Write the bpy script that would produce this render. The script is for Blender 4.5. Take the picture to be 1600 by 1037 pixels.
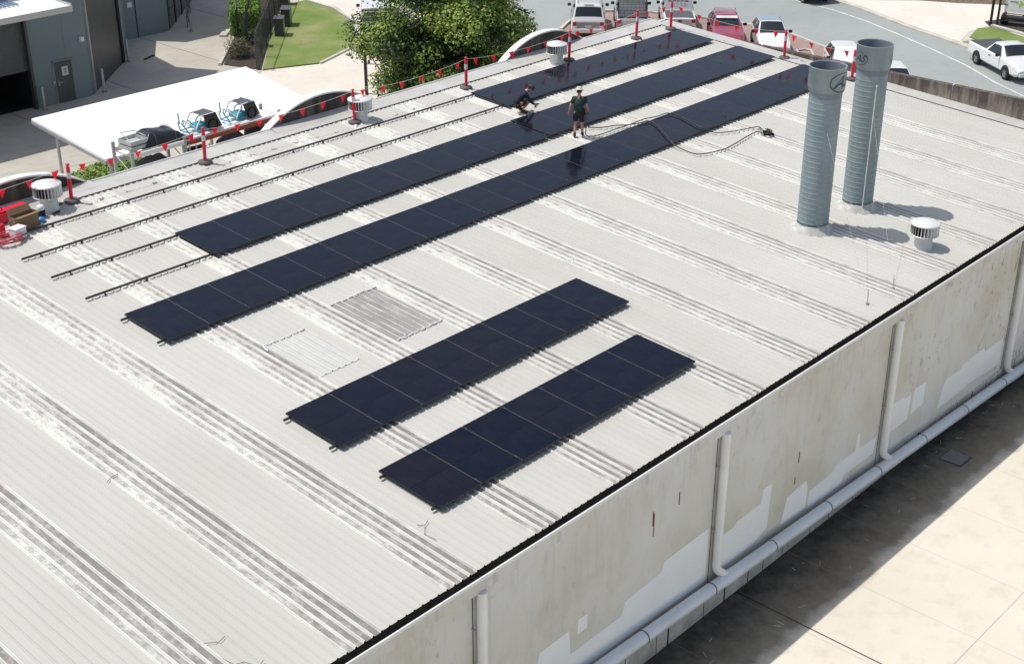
import bpy, bmesh, math, random
from mathutils import Vector, Matrix, noise
random.seed(7)
for o in list(bpy.data.objects): bpy.data.objects.remove(o)
S = bpy.context.scene
C = S.collection
R = math.radians
PI = math.pi

# ------------------------------------------------------------------ camera
cam = bpy.data.cameras.new('camera'); co = bpy.data.objects.new('camera', cam); C.objects.link(co)
yaw, pit = 0.7442, 0.4579
f = Vector((math.cos(yaw)*math.cos(pit), math.sin(yaw)*math.cos(pit), -math.sin(pit)))
co.rotation_euler = f.to_track_quat('-Z', 'Y').to_euler()
co.location = (-15.172, -13.889, 19.461)
cam.sensor_width = 36; cam.lens = 36*2177.2/1600
cam.clip_start = 0.5; cam.clip_end = 2000
S.camera = co
S.render.resolution_x = 1024; S.render.resolution_y = 663

# ------------------------------------------------------------------ light
sun_dir = Vector((-0.26, 0.375, 1.0)).normalized()
elev = math.asin(sun_dir.z)
W = bpy.data.worlds.new('World'); S.world = W; W.use_nodes = True
wn = W.node_tree.nodes; wl = W.node_tree.links
bg = wn['Background']; sky = wn.new('ShaderNodeTexSky'); sky.sky_type = 'NISHITA'; sky.sun_disc = False
sky.sun_elevation = elev; sky.sun_rotation = math.atan2(sun_dir.x, sun_dir.y)
sky.air_density = 1.0; sky.dust_density = 1.5; sky.ozone_density = 1.0
hs = wn.new('ShaderNodeHueSaturation'); hs.inputs['Saturation'].default_value = 0.66
wl.new(sky.outputs[0], hs.inputs['Color']); wl.new(hs.outputs[0], bg.inputs[0]); bg.inputs[1].default_value = 0.13
sl = bpy.data.lights.new('sun', 'SUN'); so = bpy.data.objects.new('sun', sl); C.objects.link(so)
sl.energy = 3.5; sl.angle = R(0.5); sl.color = (1.0, 0.955, 0.885)
so.rotation_euler = sun_dir.to_track_quat('Z', 'Y').to_euler(); so.location = (0, 0, 60)
S.view_settings.view_transform = 'Standard'; S.view_settings.look = 'None'
S.view_settings.exposure = 0.03; S.view_settings.gamma = 1.0

# ------------------------------------------------------------------ materials
def newmat(name):
    m = bpy.data.materials.new(name); m.use_nodes = True
    nt = m.node_tree; b = nt.nodes['Principled BSDF']
    return m, nt, b
def N(nt, t, **k):
    n = nt.nodes.new(t)
    for a, v in k.items(): setattr(n, a, v)
    return n
def coords(nt, scale=(1, 1, 1), obj=True):
    tc = N(nt, 'ShaderNodeTexCoord'); mp = N(nt, 'ShaderNodeMapping')
    mp.inputs['Scale'].default_value = scale
    nt.links.new(tc.outputs['Object'], mp.inputs[0]); return mp.outputs[0]
def noi(nt, vec, scale, detail=4, rough=0.55):
    n = N(nt, 'ShaderNodeTexNoise'); n.inputs['Scale'].default_value = scale
    n.inputs['Detail'].default_value = detail; n.inputs['Roughness'].default_value = rough
    nt.links.new(vec, n.inputs['Vector']); return n.outputs['Fac']
def ramp(nt, fac, stops, interp='LINEAR'):
    r = N(nt, 'ShaderNodeValToRGB'); r.color_ramp.interpolation = interp
    e = r.color_ramp.elements
    while len(e) < len(stops): e.new(0.5)
    for i, (p_, c_) in enumerate(stops):
        e[i].position = p_
        e[i].color = (c_ if isinstance(c_, tuple) else (c_, c_, c_)) + (1,)
    nt.links.new(fac, r.inputs[0]); return r.outputs[0]
def mix(nt, fac, a, b, mode='MIX'):
    m = N(nt, 'ShaderNodeMix', data_type='RGBA', blend_type=mode)
    for s_, v in ((0, fac), (6, a), (7, b)):
        if isinstance(v, bpy.types.NodeSocket): nt.links.new(v, m.inputs[s_])
        elif s_ == 0: m.inputs[0].default_value = v
        else: m.inputs[s_].default_value = tuple(v)+(1,)
    return m.outputs[2]
def math_(nt, op, a, b=None, c=None):
    m = N(nt, 'ShaderNodeMath', operation=op)
    for i, v in enumerate((a, b, c)):
        if v is None: continue
        if isinstance(v, bpy.types.NodeSocket): nt.links.new(v, m.inputs[i])
        else: m.inputs[i].default_value = v
    return m.outputs[0]
def bump(nt, b, h, strength=0.3, dist=0.02):
    n = N(nt, 'ShaderNodeBump'); n.inputs['Strength'].default_value = strength; n.inputs['Distance'].default_value = dist
    nt.links.new(h, n.inputs['Height']); nt.links.new(n.outputs[0], b.inputs['Normal'])
def simple(name, col, rough=0.6, metal=0.0, var=0.12, scale=3.0, coat=0.0, bmp=0.0, spec=0.5):
    m, nt, b = newmat(name)
    v = coords(nt)
    n1 = noi(nt, v, scale, 5)
    lo = tuple(max(0, c*(1-var)) for c in col); hi = tuple(min(1, c*(1+var)) for c in col)
    nt.links.new(ramp(nt, n1, [(0.3, lo), (0.7, hi)]), b.inputs['Base Color'])
    b.inputs['Roughness'].default_value = rough; b.inputs['Metallic'].default_value = metal
    b.inputs['Specular IOR Level'].default_value = spec
    b.inputs['Coat Weight'].default_value = coat; b.inputs['Coat Roughness'].default_value = 0.08
    if bmp: bump(nt, b, noi(nt, v, scale*12, 3), bmp, 0.01)
    return m

M = {}
def mroof():
    m, nt, b = newmat('painted_roof_steel')
    v = coords(nt)
    sx = N(nt, 'ShaderNodeSeparateXYZ'); nt.links.new(v, sx.inputs[0])
    big = noi(nt, v, 0.16, 3); mid = noi(nt, coords(nt, (1.0, 0.15, 1)), 1.6, 5)
    fine = noi(nt, v, 22, 3)
    base = ramp(nt, big, [(0.3, (0.500, 0.492, 0.452)), (0.7, (0.545, 0.538, 0.503))])
    streak = ramp(nt, mid, [(0.3, 0.90), (0.62, 1.0)])
    base = mix(nt, 0.55, base, streak, 'MULTIPLY')
    # dirt lying along the foot of each rib
    t = math_(nt, 'FRACT', math_(nt, 'DIVIDE', math_(nt, 'ADD', sx.outputs[0], 40.0), 0.1905))
    d = math_(nt, 'ABSOLUTE', math_(nt, 'SUBTRACT', t, 0.245))
    line = ramp(nt, d, [(0.0, 1.0), (0.05, 0.7), (0.11, 0.0)])
    dn = ramp(nt, noi(nt, coords(nt, (1, 0.08, 1)), 2.5, 4), [(0.35, 0.25), (0.7, 1.0)])
    lm = math_(nt, 'MULTIPLY', line, dn)
    base = mix(nt, math_(nt, 'MULTIPLY', lm, 0.42), base, (0.30, 0.29, 0.27))
    spots = ramp(nt, noi(nt, v, 3.2, 8, 0.7), [(0.68, 0.0), (0.80, 1.0)])
    base = mix(nt, math_(nt, 'MULTIPLY', spots, 0.4), base, (0.36, 0.34, 0.29))
    nt.links.new(base, b.inputs['Base Color'])
    b.inputs['Roughness'].default_value = 0.62; b.inputs['Specular IOR Level'].default_value = 0.35
    bump(nt, b, fine, 0.05, 0.004)
    return m
M['roof'] = mroof()
def mskylight():
    m, nt, b = newmat('weathered_fibreglass')
    v = coords(nt); sx = N(nt, 'ShaderNodeSeparateXYZ'); nt.links.new(v, sx.inputs[0])
    # object X runs 0..0.78 across the sheet, Y along it
    big = noi(nt, coords(nt, (1, 0.35, 1)), 1.1, 5, 0.6)
    mott = noi(nt, coords(nt, (1, 0.6, 1)), 7.0, 8, 0.72)
    fine = noi(nt, v, 45, 4, 0.7)
    val = math_(nt, 'ADD', math_(nt, 'MULTIPLY', mott, 0.62), math_(nt, 'MULTIPLY', fine, 0.38))
    val = math_(nt, 'ADD', val, math_(nt, 'MULTIPLY', math_(nt, 'SUBTRACT', big, 0.5), 0.45))
    # dirtier towards the lap on the +X side, cleaner towards the ridge
    side = math_(nt, 'MULTIPLY', sx.outputs[0], -0.15)
    up = math_(nt, 'SUBTRACT', math_(nt, 'MULTIPLY', sx.outputs[1], 0.0085), 0.030)
    val = math_(nt, 'ADD', math_(nt, 'ADD', val, side), up)
    dirt = ramp(nt, val, [(0.36, (0.22, 0.21, 0.195)), (0.44, (0.34, 0.325, 0.305)), (0.53, (0.48, 0.47, 0.44)), (0.60, (0.68, 0.67, 0.62))])
    t = math_(nt, 'FRACT', math_(nt, 'ADD', math_(nt, 'DIVIDE', sx.outputs[0], 0.1905), 0.0))
    d = math_(nt, 'ABSOLUTE', math_(nt, 'SUBTRACT', t, 0.13))
    crest = ramp(nt, d, [(0.10, 1.0), (0.18, 0.0)])
    cn = ramp(nt, noi(nt, coords(nt, (1, 0.2, 1)), 5, 4), [(0.3, 0.55), (0.6, 1.0)])
    col = mix(nt, math_(nt, 'MULTIPLY', crest, cn), dirt, (0.74, 0.725, 0.68))
    en = ramp(nt, noi(nt, coords(nt, (1, 0.12, 1)), 4, 4), [(0.3, 0.45), (0.6, 1.0)])
    e = ramp(nt, math_(nt, 'ABSOLUTE', math_(nt, 'SUBTRACT', t, 0.33)), [(0.0, 1.0), (0.04, 0.8), (0.085, 0.0)])  # shading on the rib sides, painted as dark lines
    e2 = ramp(nt, math_(nt, 'ABSOLUTE', math_(nt, 'SUBTRACT', t, 0.97)), [(0.0, 1.0), (0.05, 0.0)])
    e = math_(nt, 'MAXIMUM', e, math_(nt, 'MULTIPLY', e2, 0.7))
    col = mix(nt, math_(nt, 'MULTIPLY', math_(nt, 'MULTIPLY', e, en), 0.72), col, (0.25, 0.24, 0.225))
    nt.links.new(col, b.inputs['Base Color']); b.inputs['Roughness'].default_value = 0.75
    bump(nt, b, fine, 0.2, 0.004)
    return m
M['skylight'] = mskylight()
def mglass_panel():
    m, nt, b = newmat('solar_glass')
    tc = N(nt, 'ShaderNodeTexCoord'); sx = N(nt, 'ShaderNodeSeparateXYZ'); nt.links.new(tc.outputs['Object'], sx.inputs[0])
    def grid(s, step, w):
        t = math_(nt, 'FRACT', math_(nt, 'DIVIDE', math_(nt, 'ADD', s, step*20), step))
        d = math_(nt, 'MINIMUM', t, math_(nt, 'SUBTRACT', 1.0, t))
        return math_(nt, 'LESS_THAN', d, w)
    g = math_(nt, 'MAXIMUM', grid(sx.outputs[0], 0.1835, 0.012), grid(sx.outputs[1], 0.0918, 0.016))
    info = N(nt, 'ShaderNodeObjectInfo')
    rc = ramp(nt, info.outputs['Random'], [(0.0, (0.0040, 0.0058, 0.014)), (0.5, (0.0060, 0.0068, 0.0150)), (1.0, (0.0095, 0.0080, 0.0150))])
    halfm = math_(nt, 'LESS_THAN', math_(nt, 'ABSOLUTE', sx.outputs[1]), 0.010)
    g = math_(nt, 'MAXIMUM', g, halfm)
    col = mix(nt, g, rc, (0.0015, 0.0015, 0.002))
    dots = math_(nt, 'MULTIPLY', math_(nt, 'GREATER_THAN', math_(nt, 'ABSOLUTE', sx.outputs[1]), 0.826), grid(sx.outputs[0], 0.1835, 0.11))
    col = mix(nt, dots, col, (0.05, 0.05, 0.055))
    dust = ramp(nt, noi(nt, coords(nt), 2.2, 5), [(0.4, 0.0), (0.75, 1.0)])
    col = mix(nt, math_(nt, 'MULTIPLY', dust, 0.05), col, (0.12, 0.115, 0.11))
    nt.links.new(col, b.inputs['Base Color'])
    b.inputs['Roughness'].default_value = 0.12; b.inputs['IOR'].default_value = 1.40
    b.inputs['Specular IOR Level'].default_value = 0.36
    b.inputs['Specular Tint'].default_value = (0.36, 0.62, 1.0, 1)
    return m
M['pvglass'] = mglass_panel()
def mwall():
    m, nt, b = newmat('mouldy_painted_concrete')
    v = coords(nt); sx = N(nt, 'ShaderNodeSeparateXYZ'); nt.links.new(v, sx.inputs[0])
    big = noi(nt, v, 0.33, 4, 0.55); mid = noi(nt, coords(nt, (1, 1, 0.55)), 1.5, 7, 0.66)
    col = ramp(nt, big, [(0.36, (0.665, 0.67, 0.65)), (0.5, (0.635, 0.625, 0.57)), (0.64, (0.575, 0.555, 0.47))])
    col = mix(nt, ramp(nt, mid, [(0.50, 0.0), (0.72, 0.32)]), col, (0.38, 0.365, 0.30))
    # blotchy mould
    blot = math_(nt, 'MULTIPLY', ramp(nt, noi(nt, coords(nt, (1.3, 1, 0.7)), 3.2, 8, 0.72), [(0.56, 0.0), (0.66, 1.0)]),
                 ramp(nt, noi(nt, v, 0.42, 3), [(0.42, 0.0), (0.56, 1.0)]))
    right = ramp(nt, math_(nt, 'MULTIPLY', sx.outputs[0], 0.04), [(0.45, 0.38), (0.62, 1.0)])
    col = mix(nt, math_(nt, 'MULTIPLY', math_(nt, 'MULTIPLY', blot, right), 0.8), col, (0.12, 0.115, 0.09))
    # runs from the top
    runs = math_(nt, 'MULTIPLY', ramp(nt, noi(nt, coords(nt, (5, 1, 0.18)), 1.6, 5), [(0.55, 0.0), (0.72, 1.0)]),
                 ramp(nt, math_(nt, 'DIVIDE', sx.outputs[2], 5.0), [(0.55, 0.0), (0.98, 0.6)]))
    col = mix(nt, math_(nt, 'MULTIPLY', runs, 0.65), col, (0.27, 0.26, 0.23))
    nt.links.new(col, b.inputs['Base Color']); b.inputs['Roughness'].default_value = 0.85
    bump(nt, b, noi(nt, v, 30, 4), 0.12, 0.006)
    return m
M['wall'] = mwall()
M['wall_patch'] = simple('grey_touch_up_paint', (0.79, 0.815, 0.82), 0.7, var=0.03, scale=1.2)
M['wall_foot'] = simple('bare_concrete_foot', (0.56, 0.53, 0.47), 0.9, var=0.25, scale=2.5, bmp=0.3)
def mparapet():
    m, nt, b = newmat('streaked_concrete')
    v = coords(nt, (1, 1, 0.15)); n1 = noi(nt, v, 4.5, 8, 0.7); v2 = coords(nt); sx = N(nt, 'ShaderNodeSeparateXYZ'); nt.links.new(v2, sx.inputs[0])
    top = math_(nt, 'SUBTRACT', 5.81, sx.outputs[2])
    wv = math_(nt, 'ADD', math_(nt, 'ADD', n1, math_(nt, 'MULTIPLY', top, 0.24)), math_(nt, 'MULTIPLY', sx.outputs[1], -0.008))
    col = ramp(nt, wv, [(0.42, (0.085, 0.07, 0.062)), (0.60, (0.22, 0.19, 0.165)), (0.80, (0.36, 0.325, 0.285))])
    nt.links.new(col, b.inputs['Base Color']); b.inputs['Roughness'].default_value = 0.9
    bump(nt, b, noi(nt, v2, 14, 4), 0.3, 0.01)
    return m
M['parapet'] = mparapet()
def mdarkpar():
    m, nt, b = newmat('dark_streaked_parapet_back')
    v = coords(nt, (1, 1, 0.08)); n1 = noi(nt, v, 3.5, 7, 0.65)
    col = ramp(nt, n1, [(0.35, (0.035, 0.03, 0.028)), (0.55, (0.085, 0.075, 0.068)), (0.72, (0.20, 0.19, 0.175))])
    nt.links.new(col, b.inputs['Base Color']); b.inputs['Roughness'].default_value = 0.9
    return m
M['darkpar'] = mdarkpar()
def mconc(name, a, c2, jx=None, jy=None, stain=True, joint=0.02, wallstain_shade=False):
    m, nt, b = newmat(name)
    v = coords(nt); sx = N(nt, 'ShaderNodeSeparateXYZ'); nt.links.new(v, sx.inputs[0])
    big = noi(nt, v, 0.22, 5, 0.6); mid = noi(nt, v, 1.7, 7, 0.66)
    col = ramp(nt, big, [(0.3, a), (0.7, c2)])
    if stain:
        col = mix(nt, ramp(nt, mid, [(0.50, 0.0), (0.76, 0.42)]), col, tuple(x*0.70 for x in a))
        sp = ramp(nt, noi(nt, v, 4.5, 6, 0.7), [(0.66, 0.0), (0.72, 0.7)])
        col = mix(nt, math_(nt, 'MULTIPLY', sp, 0.6), col, tuple(x*0.4 for x in a))
    def joints(s, step, off, w):
        t = math_(nt, 'FRACT', math_(nt, 'DIVIDE', math_(nt, 'ADD', s, step*50-off), step))
        d = math_(nt, 'MINIMUM', t, math_(nt, 'SUBTRACT', 1.0, t))
        return math_(nt, 'LESS_THAN', d, w/step)
    if jx: col = mix(nt, joints(sx.outputs[0], jx[0], jx[1], joint), col, (0.07, 0.065, 0.06))
    if jy: col = mix(nt, math_(nt, 'MULTIPLY', joints(sx.outputs[1], jy[0], jy[1], joint*0.5), 0.5), col, (0.12, 0.11, 0.10))
    if wallstain_shade:  # stain by the wall, with the wall's shadow painted in to its edge
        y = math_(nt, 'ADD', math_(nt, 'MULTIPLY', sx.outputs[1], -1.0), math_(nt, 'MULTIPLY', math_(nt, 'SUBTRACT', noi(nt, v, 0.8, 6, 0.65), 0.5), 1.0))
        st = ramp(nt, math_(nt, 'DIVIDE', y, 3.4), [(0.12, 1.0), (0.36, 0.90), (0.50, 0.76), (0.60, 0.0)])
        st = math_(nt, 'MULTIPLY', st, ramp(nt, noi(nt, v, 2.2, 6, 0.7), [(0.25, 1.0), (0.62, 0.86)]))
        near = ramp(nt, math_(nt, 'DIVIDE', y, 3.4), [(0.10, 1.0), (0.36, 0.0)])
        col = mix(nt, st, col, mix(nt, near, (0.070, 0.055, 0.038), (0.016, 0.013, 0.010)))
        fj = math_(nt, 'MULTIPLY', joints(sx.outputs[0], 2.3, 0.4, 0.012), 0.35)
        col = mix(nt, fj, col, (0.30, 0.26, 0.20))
    nt.links.new(col, b.inputs['Base Color']); b.inputs['Roughness'].default_value = 0.92
    b.inputs['Specular IOR Level'].default_value = 0.25
    bump(nt, b, noi(nt, v, 18, 4), 0.15, 0.01)
    return m
M['ground'] = mconc('yard_concrete', (0.52, 0.49, 0.42), (0.58, 0.55, 0.48), stain=False)
M['apron'] = mconc('stained_slab_painted_shade', (0.64, 0.58, 0.485), (0.70, 0.655, 0.565), jx=(60, 7.45), jy=(5.6, -4.9), wallstain_shade=True)
M['yard'] = mconc('grey_yard_concrete', (0.42, 0.395, 0.345), (0.54, 0.505, 0.44), jx=(6, 3), jy=(6, 2))
M['drive'] = mconc('pale_driveway_concrete', (0.66, 0.61, 0.545), (0.73, 0.68, 0.61), stain=True)
def masphalt():
    m, nt, b = newmat('blue_grey_asphalt')
    v = coords(nt)
    col = ramp(nt, noi(nt, v, 0.12, 4), [(0.3, (0.27, 0.305, 0.29)), (0.7, (0.34, 0.375, 0.355))])
    col = mix(nt, ramp(nt, noi(nt, v, 1.2, 7, 0.7), [(0.5, 0.0), (0.8, 0.5)]), col, (0.22, 0.24, 0.23))
    col = mix(nt, 0.25, col, ramp(nt, noi(nt, v, 60, 3), [(0.3, 0.2), (0.7, 0.5)]))
    nt.links.new(col, b.inputs['Base Color']); b.inputs['Roughness'].default_value = 0.9
    return m
M['asphalt'] = masphalt()
M['line'] = simple('road_paint', (0.62, 0.64, 0.62), 0.8, var=0.25, scale=2)
M['kerb'] = simple('kerb_concrete', (0.52, 0.50, 0.45), 0.85, var=0.18, scale=1.5)
def mpavers():
    m, nt, b = newmat('pink_brick_pavers')
    br = N(nt, 'ShaderNodeTexBrick'); nt.links.new(coords(nt, (4, 4, 4)), br.inputs['Vector'])
    br.inputs['Color1'].default_value = (0.30, 0.19, 0.17, 1); br.inputs['Color2'].default_value = (0.38, 0.26, 0.24, 1)
    br.inputs['Mortar'].default_value = (0.33, 0.25, 0.22, 1); br.inputs['Scale'].default_value = 1
    nt.links.new(mix(nt, 0.25, br.outputs[0], ramp(nt, noi(nt, coords(nt), 0.8, 5), [(0.3, (0.24, 0.18, 0.17)), (0.7, (0.44, 0.33, 0.31))])), b.inputs['Base Color'])
    b.inputs['Roughness'].default_value = 0.9
    return m
M['pavers'] = mpavers()
def mgrass():
    m, nt, b = newmat('short_grass')
    v = coords(nt)
    col = ramp(nt, noi(nt, v, 0.35, 6, 0.6), [(0.34, (0.16, 0.25, 0.05)), (0.5, (0.25, 0.31, 0.10)), (0.64, (0.42, 0.37, 0.20))])
    col = mix(nt, 0.45, col, ramp(nt, noi(nt, v, 30, 4, 0.7), [(0.3, (0.05, 0.09, 0.02)), (0.7, (0.30, 0.38, 0.14))]))
    nt.links.new(col, b.inputs['Base Color']); b.inputs['Roughness'].default_value = 1.0
    b.inputs['Specular IOR Level'].default_value = 0.1
    bump(nt, b, noi(nt, v, 40, 4), 0.8, 0.04)
    return m
M['grass'] = mgrass()
M['mulch'] = simple('dark_mulch', (0.055, 0.045, 0.035), 1.0, var=0.6, scale=8, bmp=0.8)
M['litter'] = simple('leaf_litter', (0.16, 0.12, 0.085), 1.0, var=0.6, scale=5, bmp=0.8)
M['white'] = simple('white_paint', (0.80, 0.80, 0.79), 0.45, var=0.03)
M['canopy'] = simple('white_canopy_sheet', (0.86, 0.87, 0.88), 0.5, var=0.03, scale=0.4)
M['pipe'] = simple('white_drain_pipe', (0.78, 0.78, 0.76), 0.45, var=0.06, scale=1.5)
M['pipe2'] = simple('bluish_white_pvc_pipe', (0.66, 0.70, 0.74), 0.35, var=0.08, scale=1.2)
M['black'] = simple('black_plastic', (0.012, 0.012, 0.013), 0.5, var=0.3)
M['gutter_in'] = simple('dirty_gutter_lining', (0.006, 0.006, 0.0055), 0.9, var=0.5, scale=9, spec=0.05)
M['flash'] = simple('zinc_flashing', (0.50, 0.495, 0.47), 0.5, var=0.10, scale=1.4)
M['flashwhite'] = simple('white_capping', (0.74, 0.74, 0.72), 0.5, var=0.06)
M['alu'] = simple('aluminium', (0.62, 0.63, 0.64), 0.32, 0.85, var=0.08)
M['throat'] = simple('vent_throat_metal', (0.76, 0.76, 0.74), 0.5, 0.15, var=0.1)
M['galv'] = simple('galvanised_steel', (0.42, 0.43, 0.44), 0.45, 0.6, var=0.15)
M['vent'] = simple('vent_metal', (0.78, 0.78, 0.76), 0.42, 0.25, var=0.05)
M['pvframe'] = simple('black_anodised_frame', (0.022, 0.022, 0.024), 0.35, 0.4, var=0.1)
M['rail'] = simple('dark_mounting_rail', (0.055, 0.05, 0.047), 0.4, 0.5, var=0.15)
M['clamp'] = simple('grey_clamp', (0.30, 0.31, 0.33), 0.35, 0.7, var=0.1)
M['seam'] = simple('dull_grey_clamp_and_glint', (0.11, 0.115, 0.13), 0.5, 0.3, var=0.3, scale=30)  # panel clamps, and the added strip standing in for frame edge reflections
def mflue():
    m, nt, b = newmat('blue_grey_flue_paint')
    n1 = noi(nt, coords(nt, (1, 1, 0.25)), 3.0, 6, 0.65); n2 = noi(nt, coords(nt), 9.0, 5, 0.7)
    col = ramp(nt, n1, [(0.32, (0.205, 0.265, 0.285)), (0.52, (0.25, 0.31, 0.33)), (0.72, (0.30, 0.345, 0.355))])
    col = mix(nt, ramp(nt, n2, [(0.58, 0.0), (0.74, 0.6)]), col, (0.36, 0.37, 0.36))
    nt.links.new(col, b.inputs['Base Color']); b.inputs['Roughness'].default_value = 0.62
    bump(nt, b, noi(nt, coords(nt), 5, 3), 0.25, 0.02)
    return m
M['flue'] = mflue()
M['flue_in'] = simple('flue_inside', (0.20, 0.23, 0.26), 0.6, var=0.15)
M['faded'] = simple('faded_black_print', (0.055, 0.065, 0.07), 0.6, var=0.9, scale=9)
M['sealant'] = simple('grey_roof_sealant', (0.50, 0.49, 0.47), 0.8, var=0.25, scale=6, bmp=0.5)
M['red'] = simple('red_plastic', (0.72, 0.015, 0.045), 0.4, var=0.08)
def mflag():
    m, nt, b = newmat('red_flag_vinyl')
    b.inputs['Base Color'].default_value = (0.90, 0.05, 0.11, 1); b.inputs['Roughness'].default_value = 0.5
    tl = N(nt, 'ShaderNodeBsdfTranslucent'); tl.inputs[0].default_value = (1.0, 0.06, 0.13, 1)
    ms = N(nt, 'ShaderNodeMixShader'); ms.inputs[0].default_value = 0.55
    nt.links.new(b.outputs[0], ms.inputs[1]); nt.links.new(tl.outputs[0], ms.inputs[2]); nt.links.new(ms.outputs[0], nt.nodes['Material Output'].inputs[0])
    return m
M['flag'] = mflag()
M['reflect'] = simple('silver_reflective_tape', (0.62, 0.64, 0.66), 0.35, var=0.08, scale=10)
M['rubber'] = simple('grey_rubber_base', (0.11, 0.11, 0.11), 0.8, var=0.25)
M['string'] = simple('pale_string', (0.55, 0.56, 0.50), 0.7)
M['bluebldg'] = simple('blue_grey_cladding', (0.175, 0.225, 0.235), 0.6, var=0.06, scale=0.4)
M['slate'] = simple('charcoal_metal', (0.055, 0.058, 0.062), 0.45, var=0.12)
M['shutter'] = simple('roller_shutter', (0.085, 0.095, 0.10), 0.5, var=0.08)
M['void'] = simple('dark_interior', (0.01, 0.01, 0.011), 0.9)
M['door'] = simple('dark_grey_door', (0.075, 0.078, 0.08), 0.5)
M['paper'] = simple('paper', (0.62, 0.63, 0.64), 0.7)
M['carwhite'] = simple('white_car_paint', (0.80, 0.80, 0.79), 0.25, var=0.01, coat=1.0)
M['carsilver'] = simple('silver_car_paint', (0.50, 0.52, 0.53), 0.3, 0.4, var=0.02, coat=1.0)
M['carred'] = simple('faded_maroon_paint', (0.30, 0.045, 0.085), 0.35, var=0.12, coat=0.8)
M['carblue'] = simple('blue_roof_paint', (0.26, 0.36, 0.47), 0.3, 0.2, var=0.02, coat=1.0)
M['cardark'] = simple('black_car_paint', (0.012, 0.012, 0.014), 0.25, coat=1.0)
M['glass'] = simple('car_glass', (0.012, 0.016, 0.02), 0.06, var=0.1, spec=0.8)
M['tail'] = simple('tail_light', (0.35, 0.01, 0.015), 0.2)
M['lamp'] = simple('headlight', (0.55, 0.57, 0.6), 0.15)
M['tyre'] = simple('tyre_rubber', (0.018, 0.018, 0.018), 0.85)
M['rim'] = simple('wheel_rim', (0.36, 0.36, 0.37), 0.35, 0.7)
M['tonneau'] = simple('grey_tonneau', (0.07, 0.075, 0.085), 0.7)
M['card'] = simple('brown_cardboard', (0.23, 0.155, 0.09), 0.85, var=0.12)
M['bluething'] = simple('blue_plastic', (0.04, 0.26, 0.62), 0.4)
M['teal'] = simple('turquoise_paint', (0.03, 0.36, 0.46), 0.4, var=0.15)
M['rackred'] = simple('rust_red_beam', (0.26, 0.065, 0.035), 0.6, var=0.2)
M['tarp'] = simple('black_tarpaulin', (0.022, 0.022, 0.026), 0.32, var=0.3, scale=4)
M['netgrey'] = simple('dark_grey_cover', (0.085, 0.09, 0.10), 0.7, var=0.2)
M['crate'] = simple('pale_grey_crate', (0.50, 0.52, 0.50), 0.6)
M['navy'] = simple('navy_shirt', (0.010, 0.013, 0.035), 0.85)
M['darkcloth'] = simple('black_shorts', (0.018, 0.018, 0.02), 0.9)
M['greencloth'] = simple('green_grey_shirt', (0.022, 0.036, 0.038), 0.85, var=0.35, scale=14)
M['pack'] = simple('dark_green_tool_vest', (0.018, 0.045, 0.042), 0.85, var=0.5, scale=18)
M['skin'] = simple('skin', (0.50, 0.26, 0.185), 0.55, var=0.06)
M['hair'] = simple('dark_hair', (0.03, 0.02, 0.015), 0.7)
M['hatpale'] = simple('pale_hat', (0.55, 0.58, 0.47), 0.8)
M['hatdark'] = simple('dark_hat', (0.035, 0.04, 0.048), 0.8)
M['boot'] = simple('work_boot', (0.05, 0.035, 0.028), 0.8)
M['cable'] = simple('black_cable', (0.035, 0.04, 0.035), 0.5)
M['bark'] = simple('bark', (0.17, 0.135, 0.10), 0.95, var=0.3, scale=6, bmp=0.6)
M['leafA'] = simple('mid_green_leaf', (0.125, 0.225, 0.035), 0.6, var=0.3, scale=1.2)
M['leafB'] = simple('light_green_leaf', (0.27, 0.36, 0.07), 0.6, var=0.25, scale=1.2)
M['leafC'] = simple('dark_green_leaf', (0.026, 0.055, 0.014), 0.6, var=0.3, scale=1.2)
M['leafD'] = simple('hedge_leaf', (0.15, 0.27, 0.03), 0.65, var=0.3, scale=4)
M['leafE'] = simple('dull_brown_green_leaf', (0.12, 0.12, 0.06), 0.8, var=0.35, scale=4)
M['signgreen'] = simple('lime_green_print', (0.34, 0.55, 0.05), 0.6)
M['orange'] = simple('orange_timber_post', (0.45, 0.20, 0.05), 0.7)
def mpatch(name, a, b2_, crestc):
    m, nt, b = newmat(name)
    v = coords(nt); sx = N(nt, 'ShaderNodeSeparateXYZ'); nt.links.new(v, sx.inputs[0])
    t = math_(nt, 'FRACT', math_(nt, 'DIVIDE', math_(nt, 'ADD', sx.outputs[0], 40.0), 0.1905))
    d = math_(nt, 'ABSOLUTE', math_(nt, 'SUBTRACT', t, 0.13))
    crest = math_(nt, 'MULTIPLY', ramp(nt, d, [(0.05, 1.0), (0.13, 0.0)]), ramp(nt, noi(nt, coords(nt, (1, .25, 1)), 6, 5, .7), [(0.38, 0.15), (0.6, 1.0)]))
    base = ramp(nt, noi(nt, coords(nt, (1.5, .4, 1)), 3.5, 7, .7), [(0.3, a), (0.7, b2_)])
    nt.links.new(mix(nt, crest, base, crestc), b.inputs['Base Color']); b.inputs['Roughness'].default_value = 0.75
    return m
M['dirtpatch'] = mpatch('exposed_grey_sheet', (0.22, 0.21, 0.20), (0.40, 0.385, 0.37), (0.62, 0.60, 0.57))
M['palepatch'] = mpatch('pale_replacement_sheet', (0.49, 0.495, 0.475), (0.56, 0.56, 0.535), (0.66, 0.655, 0.63))

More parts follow.
